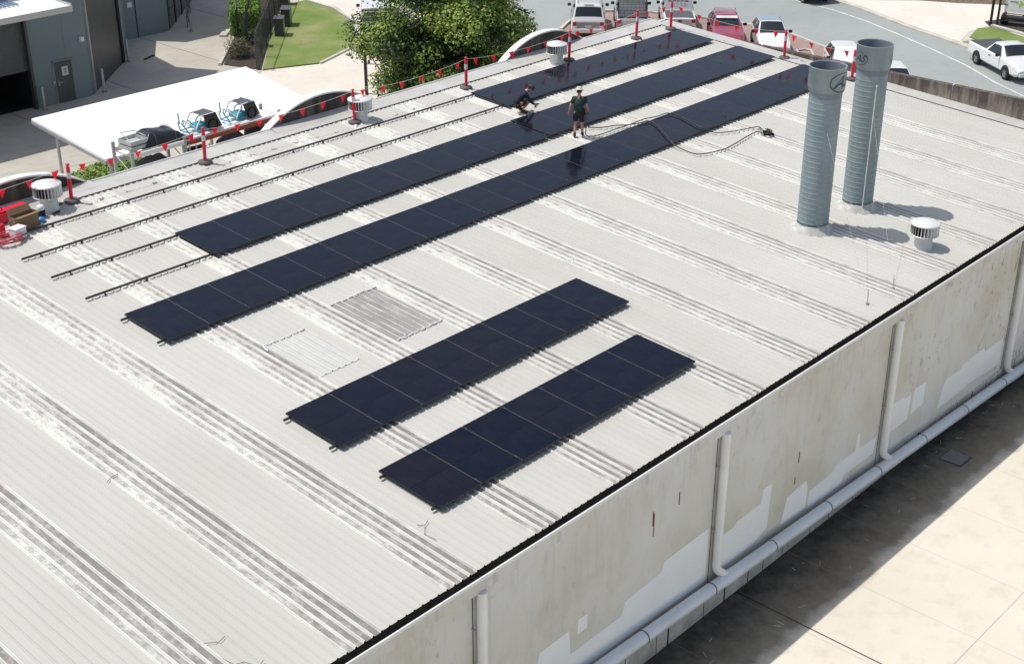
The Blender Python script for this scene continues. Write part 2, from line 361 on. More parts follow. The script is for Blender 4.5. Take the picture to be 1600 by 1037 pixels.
# ------------------------------------------------------------------ mesh helpers
class MB:
    def __init__(s): s.v = []; s.f = []; s.sm = []
    def add(s, vs, fs, smooth=False):
        o = len(s.v); s.v += [tuple(v) for v in vs]
        for f_ in fs: s.f.append(tuple(i+o for i in f_)); s.sm.append(smooth)
        return s
    def box(s, c, d, rot=None):
        hx, hy, hz = d[0]/2, d[1]/2, d[2]/2
        vs = [Vector((x, y, z)) for z in (-hz, hz) for y in (-hy, hy) for x in (-hx, hx)]
        if rot is not None: vs = [rot @ v for v in vs]
        c = Vector(c)
        return s.add([v+c for v in vs], [(0, 2, 3, 1), (4, 5, 7, 6), (0, 1, 5, 4), (2, 6, 7, 3), (0, 4, 6, 2), (1, 3, 7, 5)])
    def prism(s, pts, z0, z1):
        n = len(pts)
        a = sum(pts[i][0]*pts[(i+1) % n][1]-pts[(i+1) % n][0]*pts[i][1] for i in range(n))
        if a < 0: pts = pts[::-1]
        vs = [(x, y, z0) for x, y in pts]+[(x, y, z1) for x, y in pts]
        return s.add(vs, [tuple(range(n))[::-1], tuple(range(n, 2*n))]+[(i, (i+1) % n, n+(i+1) % n, n+i) for i in range(n)])
    def sheet(s, pts, z):
        n = len(pts); a = sum(pts[i][0]*pts[(i+1) % n][1]-pts[(i+1) % n][0]*pts[i][1] for i in range(n))
        if a < 0: pts = pts[::-1]
        return s.add([(x, y, z) for x, y in pts], [tuple(range(n))])
    def tube(s, pts, r, n=10, cap=True, smooth=True):
        pts = [Vector(p) for p in pts]
        rs = r if isinstance(r, (list, tuple)) else [r]*len(pts)
        prev = None; rings = []
        for i, p in enumerate(pts):
            if i == 0: t = pts[1]-p
            elif i == len(pts)-1: t = p-pts[i-1]
            else: t = (pts[i+1]-p).normalized()+(p-pts[i-1]).normalized()
            if t.length < 1e-9: t = Vector((0, 0, 1))
            t.normalize()
            if prev is None:
                a = Vector((0, 0, 1)) if abs(t.z) < 0.9 else Vector((1, 0, 0)); u = t.cross(a).normalized()
            else: u = (prev-t*prev.dot(t)).normalized()
            prev = u; w = t.cross(u)
            rings.append([p+(u*math.cos(2*PI*k/n)+w*math.sin(2*PI*k/n))*rs[i] for k in range(n)])
        vs = [v for rr in rings for v in rr]
        fs = [(i*n+k, i*n+(k+1) % n, (i+1)*n+(k+1) % n, (i+1)*n+k) for i in range(len(pts)-1) for k in range(n)]
        s.add(vs, fs, smooth)
        if cap:
            s.add(rings[0], [tuple(range(n))[::-1]]); s.add(rings[-1], [tuple(range(n))])
        return s
    def lathe(s, prof, n=24, c=(0, 0, 0), smooth=True):
        vs = [(c[0]+r*math.cos(2*PI*k/n), c[1]+r*math.sin(2*PI*k/n), c[2]+z) for r, z in prof for k in range(n)]
        fs = [(i*n+k, i*n+(k+1) % n, (i+1)*n+(k+1) % n, (i+1)*n+k) for i in range(len(prof)-1) for k in range(n)]
        return s.add(vs, fs, smooth)
    def quad(s, a, b, c, d): return s.add([a, b, c, d], [(0, 1, 2, 3)])
    def slab(s, pts, t):   # polygon in space given thickness t along its normal
        P = [Vector(p) for p in pts]; nrm = (P[1]-P[0]).cross(P[2]-P[0]).normalized()*t; n = len(P)
        return s.add(P+[p+nrm for p in P], [tuple(range(n))[::-1], tuple(range(n, 2*n))]+[(i, (i+1) % n, n+(i+1) % n, n+i) for i in range(n)])
    def sphere(s, c, r, n=12, m=8, sc=(1, 1, 1)):
        vs = []; fs = []
        for i in range(m+1):
            th = PI*i/m
            for k in range(n):
                vs.append((c[0]+r*sc[0]*math.sin(th)*math.cos(2*PI*k/n), c[1]+r*sc[1]*math.sin(th)*math.sin(2*PI*k/n), c[2]+r*sc[2]*math.cos(th)))
        for i in range(m):
            for k in range(n): fs.append((i*n+k, (i+1)*n+k, (i+1)*n+(k+1) % n, i*n+(k+1) % n))
        return s.add(vs, fs, True)
    def obj(s, name, mat, parent=None, loc=None, bevel=0.0):
        me = bpy.data.meshes.new(name); me.from_pydata(s.v, [], s.f)
        me.polygons.foreach_set('use_smooth', s.sm)
        me.materials.append(M[mat] if isinstance(mat, str) else mat)
        me.update()
        o = bpy.data.objects.new(name, me); C.objects.link(o)
        if parent is not None: o.parent = parent
        if loc is not None: o.location = loc
        if bevel:
            b = o.modifiers.new('bevel', 'BEVEL'); b.width = bevel; b.segments = 2; b.limit_method = 'ANGLE'
        return o
def tag(o, label=None, cat=None, group=None, kind=None):
    if label: o['label'] = label
    if cat: o['category'] = cat
    if group: o['group'] = group
    if kind: o['kind'] = kind
    return o
def empty(name, loc=(0, 0, 0), rz=0, label=None, cat=None, group=None):
    o = bpy.data.objects.new(name, None); C.objects.link(o); o.location = loc; o.rotation_euler = (0, 0, rz)
    o.empty_display_size = 0.2
    return tag(o, label, cat, group)
def kids(o): return [c for c in bpy.data.objects if c.parent == o]
def copy_tree(o, parent=None):
    c = o.copy(); C.objects.link(c); c.parent = parent
    for ch in kids(o): copy_tree(ch, c)
    return c
def ordn(i): return ['first', 'second', 'third', 'fourth', 'fifth', 'sixth', 'seventh', 'eighth', 'ninth', 'tenth', 'eleventh', 'twelfth', 'thirteenth', 'fourteenth', 'fifteenth', 'sixteenth', 'seventeenth', 'eighteenth', 'nineteenth', 'twentieth', 'twenty-first', 'twenty-second', 'twenty-third', 'twenty-fourth', 'twenty-fifth'][i]

# ------------------------------------------------------------------ roof geometry
SL = 0.06364
def zr(y): return 4.794+SL*y          # roof plane height at y
TILT = math.atan(SL)
XW, XE = -13.0, 29.12                # roof extents
Y0, Y1 = 0.25, 18.85

# ------------------------------------------------------------------ ground
def struct(name, mb, mat): return tag(mb.obj(name, mat), kind='structure')
struct('ground', MB().sheet([(-400, -400), (500, -400), (500, 500), (-400, 500)], 0), 'ground')
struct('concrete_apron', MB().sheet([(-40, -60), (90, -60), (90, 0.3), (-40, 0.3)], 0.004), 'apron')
struct('yard', MB().sheet([(-20, 20), (31, 20), (27.3, 42.6), (26.6, 45), (30, 48.4), (31.1, 50.0), (36, 56.8), (60, 90), (-20, 90)], 0.004), 'yard')
near_edge = [(40, 90), (41.2, 62), (42.6, 48), (42.6, 40), (42.9, 37.9), (43.9, 36.8), (45.3, 37.5), (47.0, 38.1), (48.9, 37.9), (50.3, 36.4), (51.4, 33.4), (52.0, 30), (51.9, 26.9), (50.9, 24.6), (50.2, 22.8), (49.0, 20.0), (47.6, 17), (45, 11), (41, 2), (32, -18)]
far_edge = [(62, 90), (63, 60), (62.6, 40), (61.6, 33), (60.66, 29.6), (59.77, 27.1), (57.48, 22.5), (55.9, 18.6), (54.48, 15.77), (53.6, 14), (50, 6), (40, -18)]
struct('road', MB().sheet(near_edge+far_edge[::-1], 0.008), 'asphalt')
struct('paver_bays', MB().sheet([(43.9, 36.8), (45.3, 37.5), (47.0, 38.1), (48.9, 37.9), (50.3, 36.4), (51.4, 33.4), (52.0, 30), (51.9, 26.9), (50.9, 24.6), (50.2, 22.8), (49.0, 20.0), (47.6, 17), (45, 11), (31, 11), (31, 19.5), (40, 33.4)], 0.012), 'pavers')
def strip(name, pts, w, z0, z1, mat):
    m = MB(); P = [Vector((x, y, 0)) for x, y in pts]; L_ = []; R_ = []
    for i, p in enumerate(P):
        t = (P[min(i+1, len(P)-1)]-P[max(i-1, 0)]).normalized(); n_ = Vector((-t.y, t.x, 0))*w/2
        L_.append(p+n_); R_.append(p-n_)
    for i in range(len(P)-1):
        if z1 > z0+0.02:
            m.prism([tuple(L_[i][:2]), tuple(R_[i][:2]), tuple(R_[i+1][:2]), tuple(L_[i+1][:2])], z0, z1)
        else: m.sheet([tuple(L_[i][:2]), tuple(R_[i][:2]), tuple(R_[i+1][:2]), tuple(L_[i+1][:2])], z1)
    return m.obj(name, mat)
tag(strip('road_kerb', near_edge[5:17], 0.18, 0, 0.13, 'kerb'), kind='structure')
tag(strip('road_kerb', [(a+0.25, b) for a, b in far_edge[3:]], 0.42, 0, 0.10, 'kerb'), kind='structure')
tag(strip('road_line', [(59.9, 33.5), (59.22, 31.19), (58.61, 28.15), (57.5, 25.3), (56.08, 22.55), (54.4, 19.6), (52.56, 16.61), (50.67, 14.2), (49.33, 12.05), (47, 8)], 0.12, 0, 0.013, 'line'), kind='structure')
struct('driveway', MB().sheet([(61.1, 31), (60.9, 29.4), (60.0, 26.9), (57.75, 22.4), (56.15, 18.5), (57.0, 19.15), (59.1, 19.75), (61.6, 19.5), (66.5, 21.2), (65.2, 23.4), (64.2, 25.5), (62.0, 28.2)], 0.012), 'drive')
struct('driveway', MB().sheet([(27.3, 42.5), (30.2, 41.35), (33.2, 42.4), (36.0, 45.2), (37.4, 47.2), (39.0, 50), (39.2, 54), (37.5, 60), (43, 58), (42.6, 48), (42.6, 40), (42.9, 37.9), (41.4, 35.6), (31.5, 20), (20, 20), (20, 36)], 0.012), 'drive')
struct('leaf_litter', MB().sheet([(61.6, 29.4), (62.1, 28.2), (64.3, 25.6), (65.3, 23.4), (66.8, 21.2), (90, 30), (90, 60), (62, 60), (61.6, 33)], 0.014), 'litter')
struct('lawn', MB().sheet([(27.45, 42.65), (30.2, 41.45), (33.1, 42.55), (35.2, 44.3), (37.1, 46.6), (38.5, 50), (38.8, 53.0), (37.4, 52.9), (36.1, 51.9), (32, 47.7)], 0.05), 'grass')
tag(strip('lawn_kerb', [(30.2, 41.38), (33.15, 42.45), (35.3, 44.2), (37.2, 46.5), (38.65, 50), (38.95, 53.2)], 0.16, 0, 0.10, 'kerb'), kind='structure')
struct('verge_grass', MB().sheet([(58.0, 19.15), (60.2, 19.75), (61.0, 19.25), (60.3, 17.4), (58.3, 12.5), (55.3, 12.5), (57.2, 17)], 0.03), 'grass')
struct('verge_grass', MB().sheet([(56.0, 18.1), (56.9, 19.0), (57.4, 18.8), (56.6, 17), (54.8, 13), (54.0, 13.8)], 0.03), 'grass')
struct('garden_bed', MB().sheet([(26.7, 44.9), (27.4, 42.7), (32, 47.75), (36.0, 51.95), (38.4, 54.5), (37.2, 57.5), (35.0, 55.4), (30.1, 48.5)], 0.03), 'mulch')
tag(strip('bed_kerb', [(26.5, 44.95), (29.95, 48.42), (34, 54)], 0.15, 0, 0.14, 'kerb'), kind='structure')

# ------------------------------------------------------------------ warehouse
WH = empty('warehouse', (0, 0, 0), 0, 'long low warehouse with a pale ribbed metal roof and stained white walls', 'warehouse')
# corrugated sheet profile
PITCH = 0.1905
def profile(x0, x1, h=0.023):
    xs = []; k = math.floor((x0+40)/PITCH)
    while True:
        b = k*PITCH-40
        for dx, dz in ((0.0, 0), (0.015, h), (0.038, h), (0.053, 0)):
            x = b+dx
            if x0 <= x <= x1: xs.append((x, dz))
        k += 1
        if b > x1: break
    return [(x0, 0)]+xs+[(x1, 0)]
def ribbed(x0, x1, ya, yb, dz=0.0, ny=1, h=0.023, local=False, wob=0.0, thick=True):
    pr = profile(x0, x1, h); m = MB(); vs = []; n = len(pr)
    for j in range(ny+1):
        y = ya+(yb-ya)*j/ny
        for x, z in pr:
            vs.append((x, y, zr(y)+dz+z))
    fs = [(j*n+i, j*n+i+1, (j+1)*n+i+1, (j+1)*n+i) for j in range(ny) for i in range(n-1)]
    m.add(vs, fs)
    return m
ribbed(XW, XE, Y0, Y1, h=0.019).obj('roof', 'roof', WH)
# skylight sheets: every third sheet, one over the roof surface
k = 0
for i in range(-6, 14):
    xr = 1.585+2.286*i; xl = xr-0.775
    if xl < XW+0.2 or xr > 29.0: continue
    # align to the ribs
    kb = round((xl+40)/PITCH); xl = kb*PITCH-40-0.008; xr = xl+4*PITCH+0.066
    m = ribbed(xl, xr, Y0-0.02, Y1-0.15, 0.006, h=0.034)
    m.v = [(x-xl, y, z) for x, y, z in m.v]
    m.obj('skylight_sheet', 'skylight', WH, (xl, 0, 0))
# repairs
def tilt_sheet(x0, x1, y0, y1, dz, mat, name, h=0.029, corners=None):
    return ribbed(x0, x1, y0, y1, dz, h=h).obj(name, mat, WH)
tag(ribbed(3.92, 5.32, 7.25, 9.52, 0.010, h=0.033).obj('roof_patch', 'dirtpatch', WH), 'bare grey ribbed repair patch')
tag(ribbed(1.52, 2.72, 7.18, 9.0, 0.010, h=0.033).obj('roof_patch', 'palepatch', WH), 'pale replaced roof patch')
# sealant beads around the patches
m = MB()
def bead(m, p, q, r=0.018, n=14):
    pts = []
    for i in range(n+1):
        t = i/n; x = p[0]+(q[0]-p[0])*t; y = p[1]+(q[1]-p[1])*t+random.uniform(-.02, .02)
        pts.append((x, y, zr(y)+0.03+random.uniform(0, .012)))
    m.tube(pts, [r*random.uniform(.6, 1.5) for _ in pts], 5)
bead(m, (3.9, 9.53), (5.35, 9.53)); bead(m, (3.9, 7.22), (5.35, 7.22)); bead(m, (1.5, 9.03), (2.72, 9.03), .022); bead(m, (1.5, 9.0), (1.45, 8.8))
m.obj('sealant_bead', 'white', WH)
# purlin screw lines / laps: fine raised seam across the sheets
# walls
wx0, wx1 = XW, 29.95
m = MB()
m.prism([(wx0, 0.0), (wx1, 0.0), (wx1, 0.24), (wx0, 0.24)], 0.55, 4.79)
joints = [-8.36, -1.0, 6.4, 13.78, 21.05]
WALL = m.obj('side_wall', 'wall', WH)
m = MB(); m.box(((wx0+wx1)/2, 0.03, 0.275), (wx1-wx0, 0.10, 0.55))
foot = m.obj('wall_footing', 'wall_foot', WH)
for i in range(46):
    x = wx0+0.6+i*0.92+random.uniform(-.3, .3)
    if x < wx1: MB().box((x, -0.021, 0.27), (random.choice((.015, .02, .03, .05)), 0.006, 0.53)).obj('footing_joint', 'void', WH)
for x in joints: MB().box((x-0.112, -0.001, 2.62), (0.02, 0.006, 4.12)).obj('wall_joint', 'void', WH)
# other walls
m = MB()
m.prism([(wx0, 19.28), (wx1, 19.28), (wx1, 19.42), (wx0, 19.42)], 0, 5.98)
m.prism([(wx0-0.15, 0), (wx0, 0), (wx0, 19.42), (wx0-0.15, 19.42)], 0, 4.7)
m.obj('rear_wall', 'wall', WH)
# grey touch-up patches on the wall
def patch(pts, t=0.004):
    MB().add([(x, -t, z) for x, z in pts]+[(x, 0.002, z) for x, z in pts],
             [tuple(range(len(pts)))]+[(i, i+len(pts), (i+1) % len(pts)+len(pts), (i+1) % len(pts)) for i in range(len(pts))]).obj('paint_patch', 'wall_patch', WH)
patch([(13.98, 1.25), (15.2, 1.28), (15.22, 2.02), (14.9, 2.0), (14.85, 2.08), (14.0, 2.1)])
patch([(15.36, 1.35), (16.0, 1.4), (16.02, 2.05), (15.4, 2.1)])
patch([(16.93, 0.85), (18.6, 0.86), (18.7, 0.92), (20.75, 0.78), (20.78, 1.62), (19.6, 1.6), (19.5, 1.75), (18.2, 1.72), (18.1, 1.62), (17.3, 1.65), (17.15, 1.5)])
patch([(10.4, 0.82), (12.0, 0.80), (12.02, 1.02), (13.5, 1.0), (13.55, 1.46), (12.7, 1.48), (12.66, 1.95), (12.55, 1.95), (12.5, 1.5), (11.6, 1.48), (11.5, 1.36), (10.4, 1.3)])
patch([(6.65, 1.02), (8.0, 1.0), (8.6, 1.2), (8.65, 2.35), (8.3, 2.36), (8.25, 2.0), (7.3, 1.98), (7.2, 1.9), (6.62, 1.88)])
patch([(9.2, 0.95), (10.3, 0.9), (10.3, 1.5), (10.2, 1.7), (9.4, 1.62)])
patch([(-3, 1.25), (6.18, 0.98), (6.2, 2.38), (4.6, 2.32), (4.5, 2.1), (3.3, 2.02), (3.2, 1.72), (1.6, 1.70), (1.55, 2.3), (0.7, 2.28), (0.6, 2.0), (-1.0, 1.9), (-3, 1.95)])
patch([(1.8, 2.06), (2.1, 2.08), (2.1, 2.4), (1.82, 2.42)])
# rust streak and bars
MB().box((4.16, -0.003, 3.45), (0.03, 0.005, 0.55)).obj('rust_streak', simple('rust_stain', (0.30, 0.12, 0.03), 0.9), WH)
m = MB(); m.box((4.12, -0.006, 3.62), (0.016, 0.01, 0.35)); m.box((5.0, -0.006, 3.7), (0.016, 0.01, 0.3))
m.box((9.75, -0.006, 2.55), (0.014, 0.01, 0.3)); m.box((9.66, -0.006, 1.95), (0.012, 0.01, 0.2)); m.obj('wall_crack', 'void', WH)
# gutter
m = MB()
m.box(((wx0+wx1)/2, -0.137, 4.965), (wx1-wx0, 0.014, 0.05)); m.box(((wx0+wx1)/2, -0.125, 4.995), (wx1-wx0, 0.03, 0.012))
m.obj('gutter', 'flashwhite', WH)
m = MB(); m.box(((wx0+wx1)/2, 0.06, 4.805), (wx1-wx0-0.01, 0.376, 0.004)); m.box(((wx0+wx1)/2, -0.1195, 4.885), (wx1-wx0-0.02, 0.006, 0.17)); m.box(((wx0+wx1)/2, 0.30, 4.76), (wx1-wx0-.02, .02, .10))
m.obj('gutter_lining', 'gutter_in', WH)
MB().box(((wx0+wx1)/2, -0.068, 4.75), (wx1-wx0, 0.130, 0.10)).obj('gutter_soffit', 'wall', WH); MB().box(((wx0+wx1)/2, -0.129, 4.82), (wx1-wx0, 0.012, 0.236)).obj('gutter_fascia', 'wall', WH)
# downpipes
for x in joints[1:]:
    zb = 1.06-0.044*(x-2.74)
    m = MB(); pts = [(x, -0.13, 4.70), (x, -0.13, 3.2), (x, -0.13, zb+0.45)]
    for a in range(1, 6):
        th = a/5*R(60); pts.append((x+0.22*(1-math.cos(th)), -0.13-0.02*a/5, zb+0.45-0.25*math.sin(th)))
    pts.append((x+0.30, -0.19, zb+0.06))
    m.tube(pts, 0.098, 16)
    dp = m.obj('downpipe', 'pipe', WH)
    for z in (3.05, 1.75): MB().tube([(x, -0.13, z-0.012), (x, -0.13, z+0.012)], 0.102, 16).obj('joint_ring', 'pipe', dp)
    for z in (3.9, 2.3): MB().box((x-0.125, -0.05, z), (0.04, 0.09, 0.02)).obj('pipe_bracket', 'galv', dp)
def zp(x): return 1.06-0.044*(x-2.74)
m = MB(); m.tube([(x, -0.23, zp(x)) for x in (wx0, -5, 0, 5, 10, 15, 20, 25, wx1-0.5)], 0.146, 20)
DP = m.obj('drain_pipe', 'pipe2', WH)
x = -6.0
while x < 28:
    MB().tube([(x, -0.23, zp(x)), (x+0.03, -0.23, zp(x+0.03))], 0.151, 20).obj('pipe_clamp', 'slate', DP); x += 2.42
for x in joints[1:]:
    MB().tube([(x+0.12, -0.23, zp(x+0.12)), (x+0.58, -0.23, zp(x+0.58))], 0.154, 20).obj('pipe_junction', 'pipe2', DP)
# far end: flashing and concrete parapet
m = MB()
m.slab([(29.02, Y0, zr(Y0)+0.036), (29.70, Y0, zr(Y0)+0.05), (29.70, 19.0, zr(19.0)+0.05), (29.02, 19.0, zr(19.0)+0.036)], 0.012)
m.obj('end_flashing', 'flash', WH)
m = MB()
m.prism([(29.70, -0.15), (29.92, -0.15), (29.92, 6.70), (29.70, 6.70)], 0, 5.81)
m.prism([(29.70, 6.74), (29.92, 6.74), (29.92, 14.2), (29.70, 14.2)], 0, 5.80)
m.prism([(29.70, 14.24), (29.92, 14.24), (29.92, 19.42), (29.70, 19.42)], 0, 5.80)
m.obj('end_parapet', 'parapet', WH)
MB().box((29.80, 6.72, 5.44), (0.14, 0.04, 0.78)).obj('parapet_seal', 'flashwhite', WH)
# high edge flashing
m = MB()
m.slab([(XW, 18.78, zr(18.78)+0.036), (29.3, 18.78, zr(18.78)+0.036), (29.3, 19.50, zr(19.5)+0.05), (XW, 19.50, zr(19.5)+0.05)], 0.010)
m.box(((XW+29.3)/2, 19.52, 5.93), (29.3-XW, 0.02, 0.32))
m.obj('ridge_flashing', 'flash', WH)
m = MB(); m.tube([(XW, 19.49, zr(19.5)+0.07), (29.3, 19.49, zr(19.5)+0.07)], 0.028, 8); m.obj('flashing_lip', 'flashwhite', WH)
# notched foam closure: little dark gaps in front of the flashing edge
m = MB(); kk = math.floor((XW+40)/PITCH)+1
while kk*PITCH-40 < 29.0:
    x = kk*PITCH-40+0.12; m.box((x, 18.765, zr(18.77)+0.019), (0.085, 0.02, 0.03)); kk += 1
m.obj('rib_closure', 'netgrey', WH)
# three arched parapets on the street side
for cx in (1.55, 12.2, 22.87):
    hw, rise, zb = 2.28, 0.74, 5.985
    rad = (hw*hw+rise*rise)/(2*rise); n = 26
    top = []
    for i in range(n+1):
        x = -hw+2*hw*i/n; top.append((cx+x, zb+math.sqrt(rad*rad-x*x)-(rad-rise)))
    m = MB()
    vs = [(x, 19.52, z) for x, z in top]+[(x, 19.66, z) for x, z in top]+[(x, 19.52, 5.7) for x, z in top]+[(x, 19.66, 5.7) for x, z in top]
    q = n+1; fs = []
    for i in range(n):
        fs += [(2*q+i, 2*q+i+1, i+1, i), (q+i, q+i+1, 3*q+i+1, 3*q+i), (i, i+1, q+i+1, q+i)]
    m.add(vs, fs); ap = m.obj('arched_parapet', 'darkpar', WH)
    m = MB(); vs = []; fs = []
    for i, (x, z) in enumerate(top): vs += [(x, 19.46, z+0.002), (x, 19.75, z+0.002), (x, 19.75, z+0.05), (x, 19.46, z+0.05)]
    for i in range(n):
        for a in range(4): fs.append((4*i+a, 4*i+(a+1) % 4, 4*i+4+(a+1) % 4, 4*i+4+a))
    m.add(vs, fs); m.obj('arch_capping', 'flashwhite', ap)
    m = MB(); m.slab([(cx-hw+0.12, 19.08, zr(19.08)+0.053), (cx+hw+0.05, 19.08, zr(19.08)+0.053), (cx+hw-0.1, 19.515, zr(19.5)+0.105), (cx-hw+0.2, 19.515, zr(19.5)+0.105)], 0.003)
    m.obj('arch_apron', 'flash', ap)

# ------------------------------------------------------------------ solar panels
PW, PL, PP, PH = 1.134, 1.688, 1.154, 0.14
def make_panel():
    t = empty('solar_panel')
    m = MB(); w, l, h, b = PW/2, PL/2, 0.035, 0.011
    for c, d in (((0, -l+b/2, -h/2), (PW, b, h)), ((0, l-b/2, -h/2), (PW, b, h)), ((-w+b/2, 0, -h/2), (b, PL-2*b, h)), ((w-b/2, 0, -h/2), (b, PL-2*b, h))): m.box(c, d)
    m.obj('frame', 'pvframe', t)
    m = MB(); m.box((0, 0, -0.006), (PW-2*b, PL-2*b, 0.006)); m.obj('glass', 'pvglass', t)
    for y in (l-0.12, -l+0.19): MB().box((w+0.010, y, 0.0015), (0.030, 0.05, 0.007)).obj('clamp', 'seam', t)
    MB().box((w+0.010, 0, -0.004), (0.012, PL-0.02, 0.006)).obj('gap_glint_strip', 'seam', t)  # added strip, its grey stands in for light reflected off frame edges
    return t
rows = [  # name, start x, top y, count, description
    ('the short far row', 17.20, 17.78, 10, 'row by the arched parapets'),
    ('the crouching worker row', 3.45, 15.06, 22, 'row where the men work'),
    ('the longest row', 0.02, 12.19, 25, 'longest row, crossed by the black cable'),
    ('the eight panel row', 0.0, 9.24-0.0, 8, 'eight panel row'),
    ('the front row', -0.02, 3.57, 7, 'front row nearest the gutter')]
rows[3] = (rows[3][0], 0.0, 6.40, 8, rows[3][4])
# true ends: panels are laid out from the measured grid
proto = None
rails = []
for ri, (nm, xs, yt, cnt, gp) in enumerate(rows):
    yc = yt-PL*math.cos(TILT)/2
    for i in range(cnt):
        if proto is None: proto = make_panel(); t = proto
        else: t = copy_tree(proto)
        x = xs+PP*i+PW/2; dx = dz = rz = 0
        dx = random.uniform(-.003, .003); dz = random.uniform(-.002, .002)
        if ri == 1 and i == 11: rz = R(-0.5); dx += 0.03; dz += 0.02
        if ri == 1 and i in (3, 4, 5): dx += 0.006*i/4
        t.location = (x+dx, yc+(0.012*math.sin(i*1.7) if ri == 1 else 0), zr(yc)+PH+dz)
        t.rotation_euler = (TILT+random.uniform(-.0015, .0015), random.uniform(-.0012, .0012), rz+random.uniform(-.0008, .0008))
        left = i+1; right = cnt-i
        if i == 0: lab = 'black solar panel at the near left end of '+nm
        elif i == cnt-1: lab = 'black solar panel at the far right end of '+nm
        elif left <= right: lab = ordn(i)+' black solar panel from the left end of '+nm
        else: lab = ordn(cnt-1-i)+' black solar panel from the far end of '+nm
        tag(t, lab, 'solar panel', 'solar panels in the '+gp)
    xe = xs+PP*cnt
    ys = {0: (17.70, 16.34), 1: (15.0, 13.52), 2: (12.08, 10.66), 3: (6.28, 4.86), 4: (3.44, 2.02)}[ri]
    nmr = ['upper', 'lower']
    for j, y in enumerate(ys):
        x0 = -0.17 if ri != 4 else -0.13
        lab = {0: '%s dark rail of the bare pair left of the far short panel row', 1: '%s dark rail continuing left from the row where the men work',
               2: '%s rail stub poking out under the longest panel row', 3: '%s rail stub under the left end of the eight panel row', 4: '%s rail stub under the front panel row'}[ri] % nmr[j]
        t = empty('mounting_rail', (0, 0, 0), 0, lab, 'rail', 'panel mounting rails')
        m = MB(); rot = Matrix.Rotation(TILT, 3, 'X')
        m.box(((x0+xe)/2, y, zr(y)+0.078), (xe-x0-0.04, 0.038, 0.044), rot)
        m.obj('rail_bar', 'rail', t)
        ph = 0.52; x = x0+ph
        vis = {0: xs, 1: xs, 2: x0+0.3, 3: x0+0.3, 4: x0+0.3}[ri]
        while x < max(vis+0.3, x0+1.2):
            m = MB(); m.box((x, y-0.032, zr(y)+0.052), (0.04, 0.006, 0.09)); m.box((x, y-0.055, zr(y-.05)+0.034), (0.042, 0.05, 0.006)); m.obj('rail_foot', 'rail', t); x += 1.143

# ------------------------------------------------------------------ exhaust flues
def text_mesh(body, size, bold=0.0):
    cu = bpy.data.curves.new('t', 'FONT'); cu.body = body; cu.size = size; cu.align_x = 'CENTER'; cu.align_y = 'CENTER'; cu.resolution_u = 3; cu.offset = bold; cu.shear = 0.35
    to = bpy.data.objects.new('t', cu); C.objects.link(to)
    dg = bpy.context.evaluated_depsgraph_get(); me = bpy.data.meshes.new_from_object(to.evaluated_get(dg))
    bm = bmesh.new(); bm.from_mesh(me); bmesh.ops.triangulate(bm, faces=bm.faces)
    bmesh.ops.subdivide_edges(bm, edges=[e for e in bm.edges if e.calc_length() > size*0.25], cuts=2)
    vs = [v.co.copy() for v in bm.verts]; fs = [tuple(v.index for v in f_.verts) for f_ in bm.faces]; bm.free()
    bpy.data.objects.remove(to); bpy.data.curves.remove(cu)
    return vs, fs
def flue(x, y, top, label, angs, es=1.0):
    zb = zr(y); t = empty('exhaust_flue', (x, y, zb), 0, label, 'flue', 'tall exhaust flues on the roof')
    H = top-zb; hc = 0.66; r = 0.428
    prof = [(r, -0.05), (r, 0.25)]; z = 0.25
    while z < H-hc-0.25:
        prof += [(r, z-0.03), (r, z-0.002), (r+0.004, z+0.003), (r+0.004, z+0.013), (r, z+0.018), (r, z+0.05)]; z += 0.146
    prof += [(r, H-hc+0.02)]
    MB().lathe(prof, 40).obj('duct', 'flue', t)
    MB().lathe([(r, H-hc), (r+0.035, H-hc+0.0), (r+0.05, H-hc+0.10), (0.490, H-hc+0.12), (0.490, H-0.02), (0.498, H-0.015), (0.498, H), (0.476, H), (0.476, H-0.03), (0.476, H-hc+0.14)], 44).obj('collar', 'flue', t)
    MB().lathe([(0.475, H-0.03), (0.44, H-hc), (0.425, H-hc-0.2), (0.425, 0.4), (0.0, 0.4)], 40).obj('liner', 'flue_in', t)
    m = MB(); pr = []
    m.lathe([(r+0.17, 0.02-0.05), (r+0.12, 0.055), (r+0.05, 0.085), (r+0.015, 0.17), (r, 0.19)], 28)
    m.v = [(a*1.0+random.uniform(-.012, .012), b+random.uniform(-.012, .012), c+(b*SL if c < 0.08 else 0)+random.uniform(-.006, .006)) for a, b, c in m.v]
    m.obj('base_flashing', 'sealant', t)
    for a in angs:
        m = MB(); vs, fs = text_mesh('AS', 0.46*es, 0.012*es); rr = 0.4925
        for sgn in (0,):
            pts = []
            for v in vs:
                th = R(a)+v.x*1.0/rr+v.y*0.15; pts.append((rr*math.cos(th), rr*math.sin(th), H-0.36+v.y*0.9))
            m.add(pts, fs)
        n = 36; ring = []; f2 = []
        for i in range(n):
            ph = 2*PI*i/n
            for q_ in (1.0, 1.09):
                u = 0.36*es*q_*math.cos(ph); w_ = 0.24*es*q_*math.sin(ph); th = R(a)+u/rr
                ring.append((rr*math.cos(th), rr*math.sin(th), H-0.36+w_))
        for i in range(n): f2.append((2*i, 2*((i+1) % n), 2*((i+1) % n)+1, 2*i+1))
        m.add(ring, f2)
        m.obj('emblem', 'faded', t)
    return t
f1 = flue(16.66, 4.20, 9.63, 'blue-grey ribbed exhaust flue, the shorter one nearer the camera', (264,))
f2 = flue(18.97, 4.15, 9.78, 'blue-grey ribbed exhaust flue standing behind, with a white rod up its side', (160, 300), 0.66)
m = MB(); hh = 8.72-zr(4.15)
m.tube([(-0.30, -0.335, 0.12), (-0.305, -0.34, hh)], 0.014, 8); m.sphere((-0.305, -0.34, hh), 0.034); m.obj('support_rod', 'white', f2)
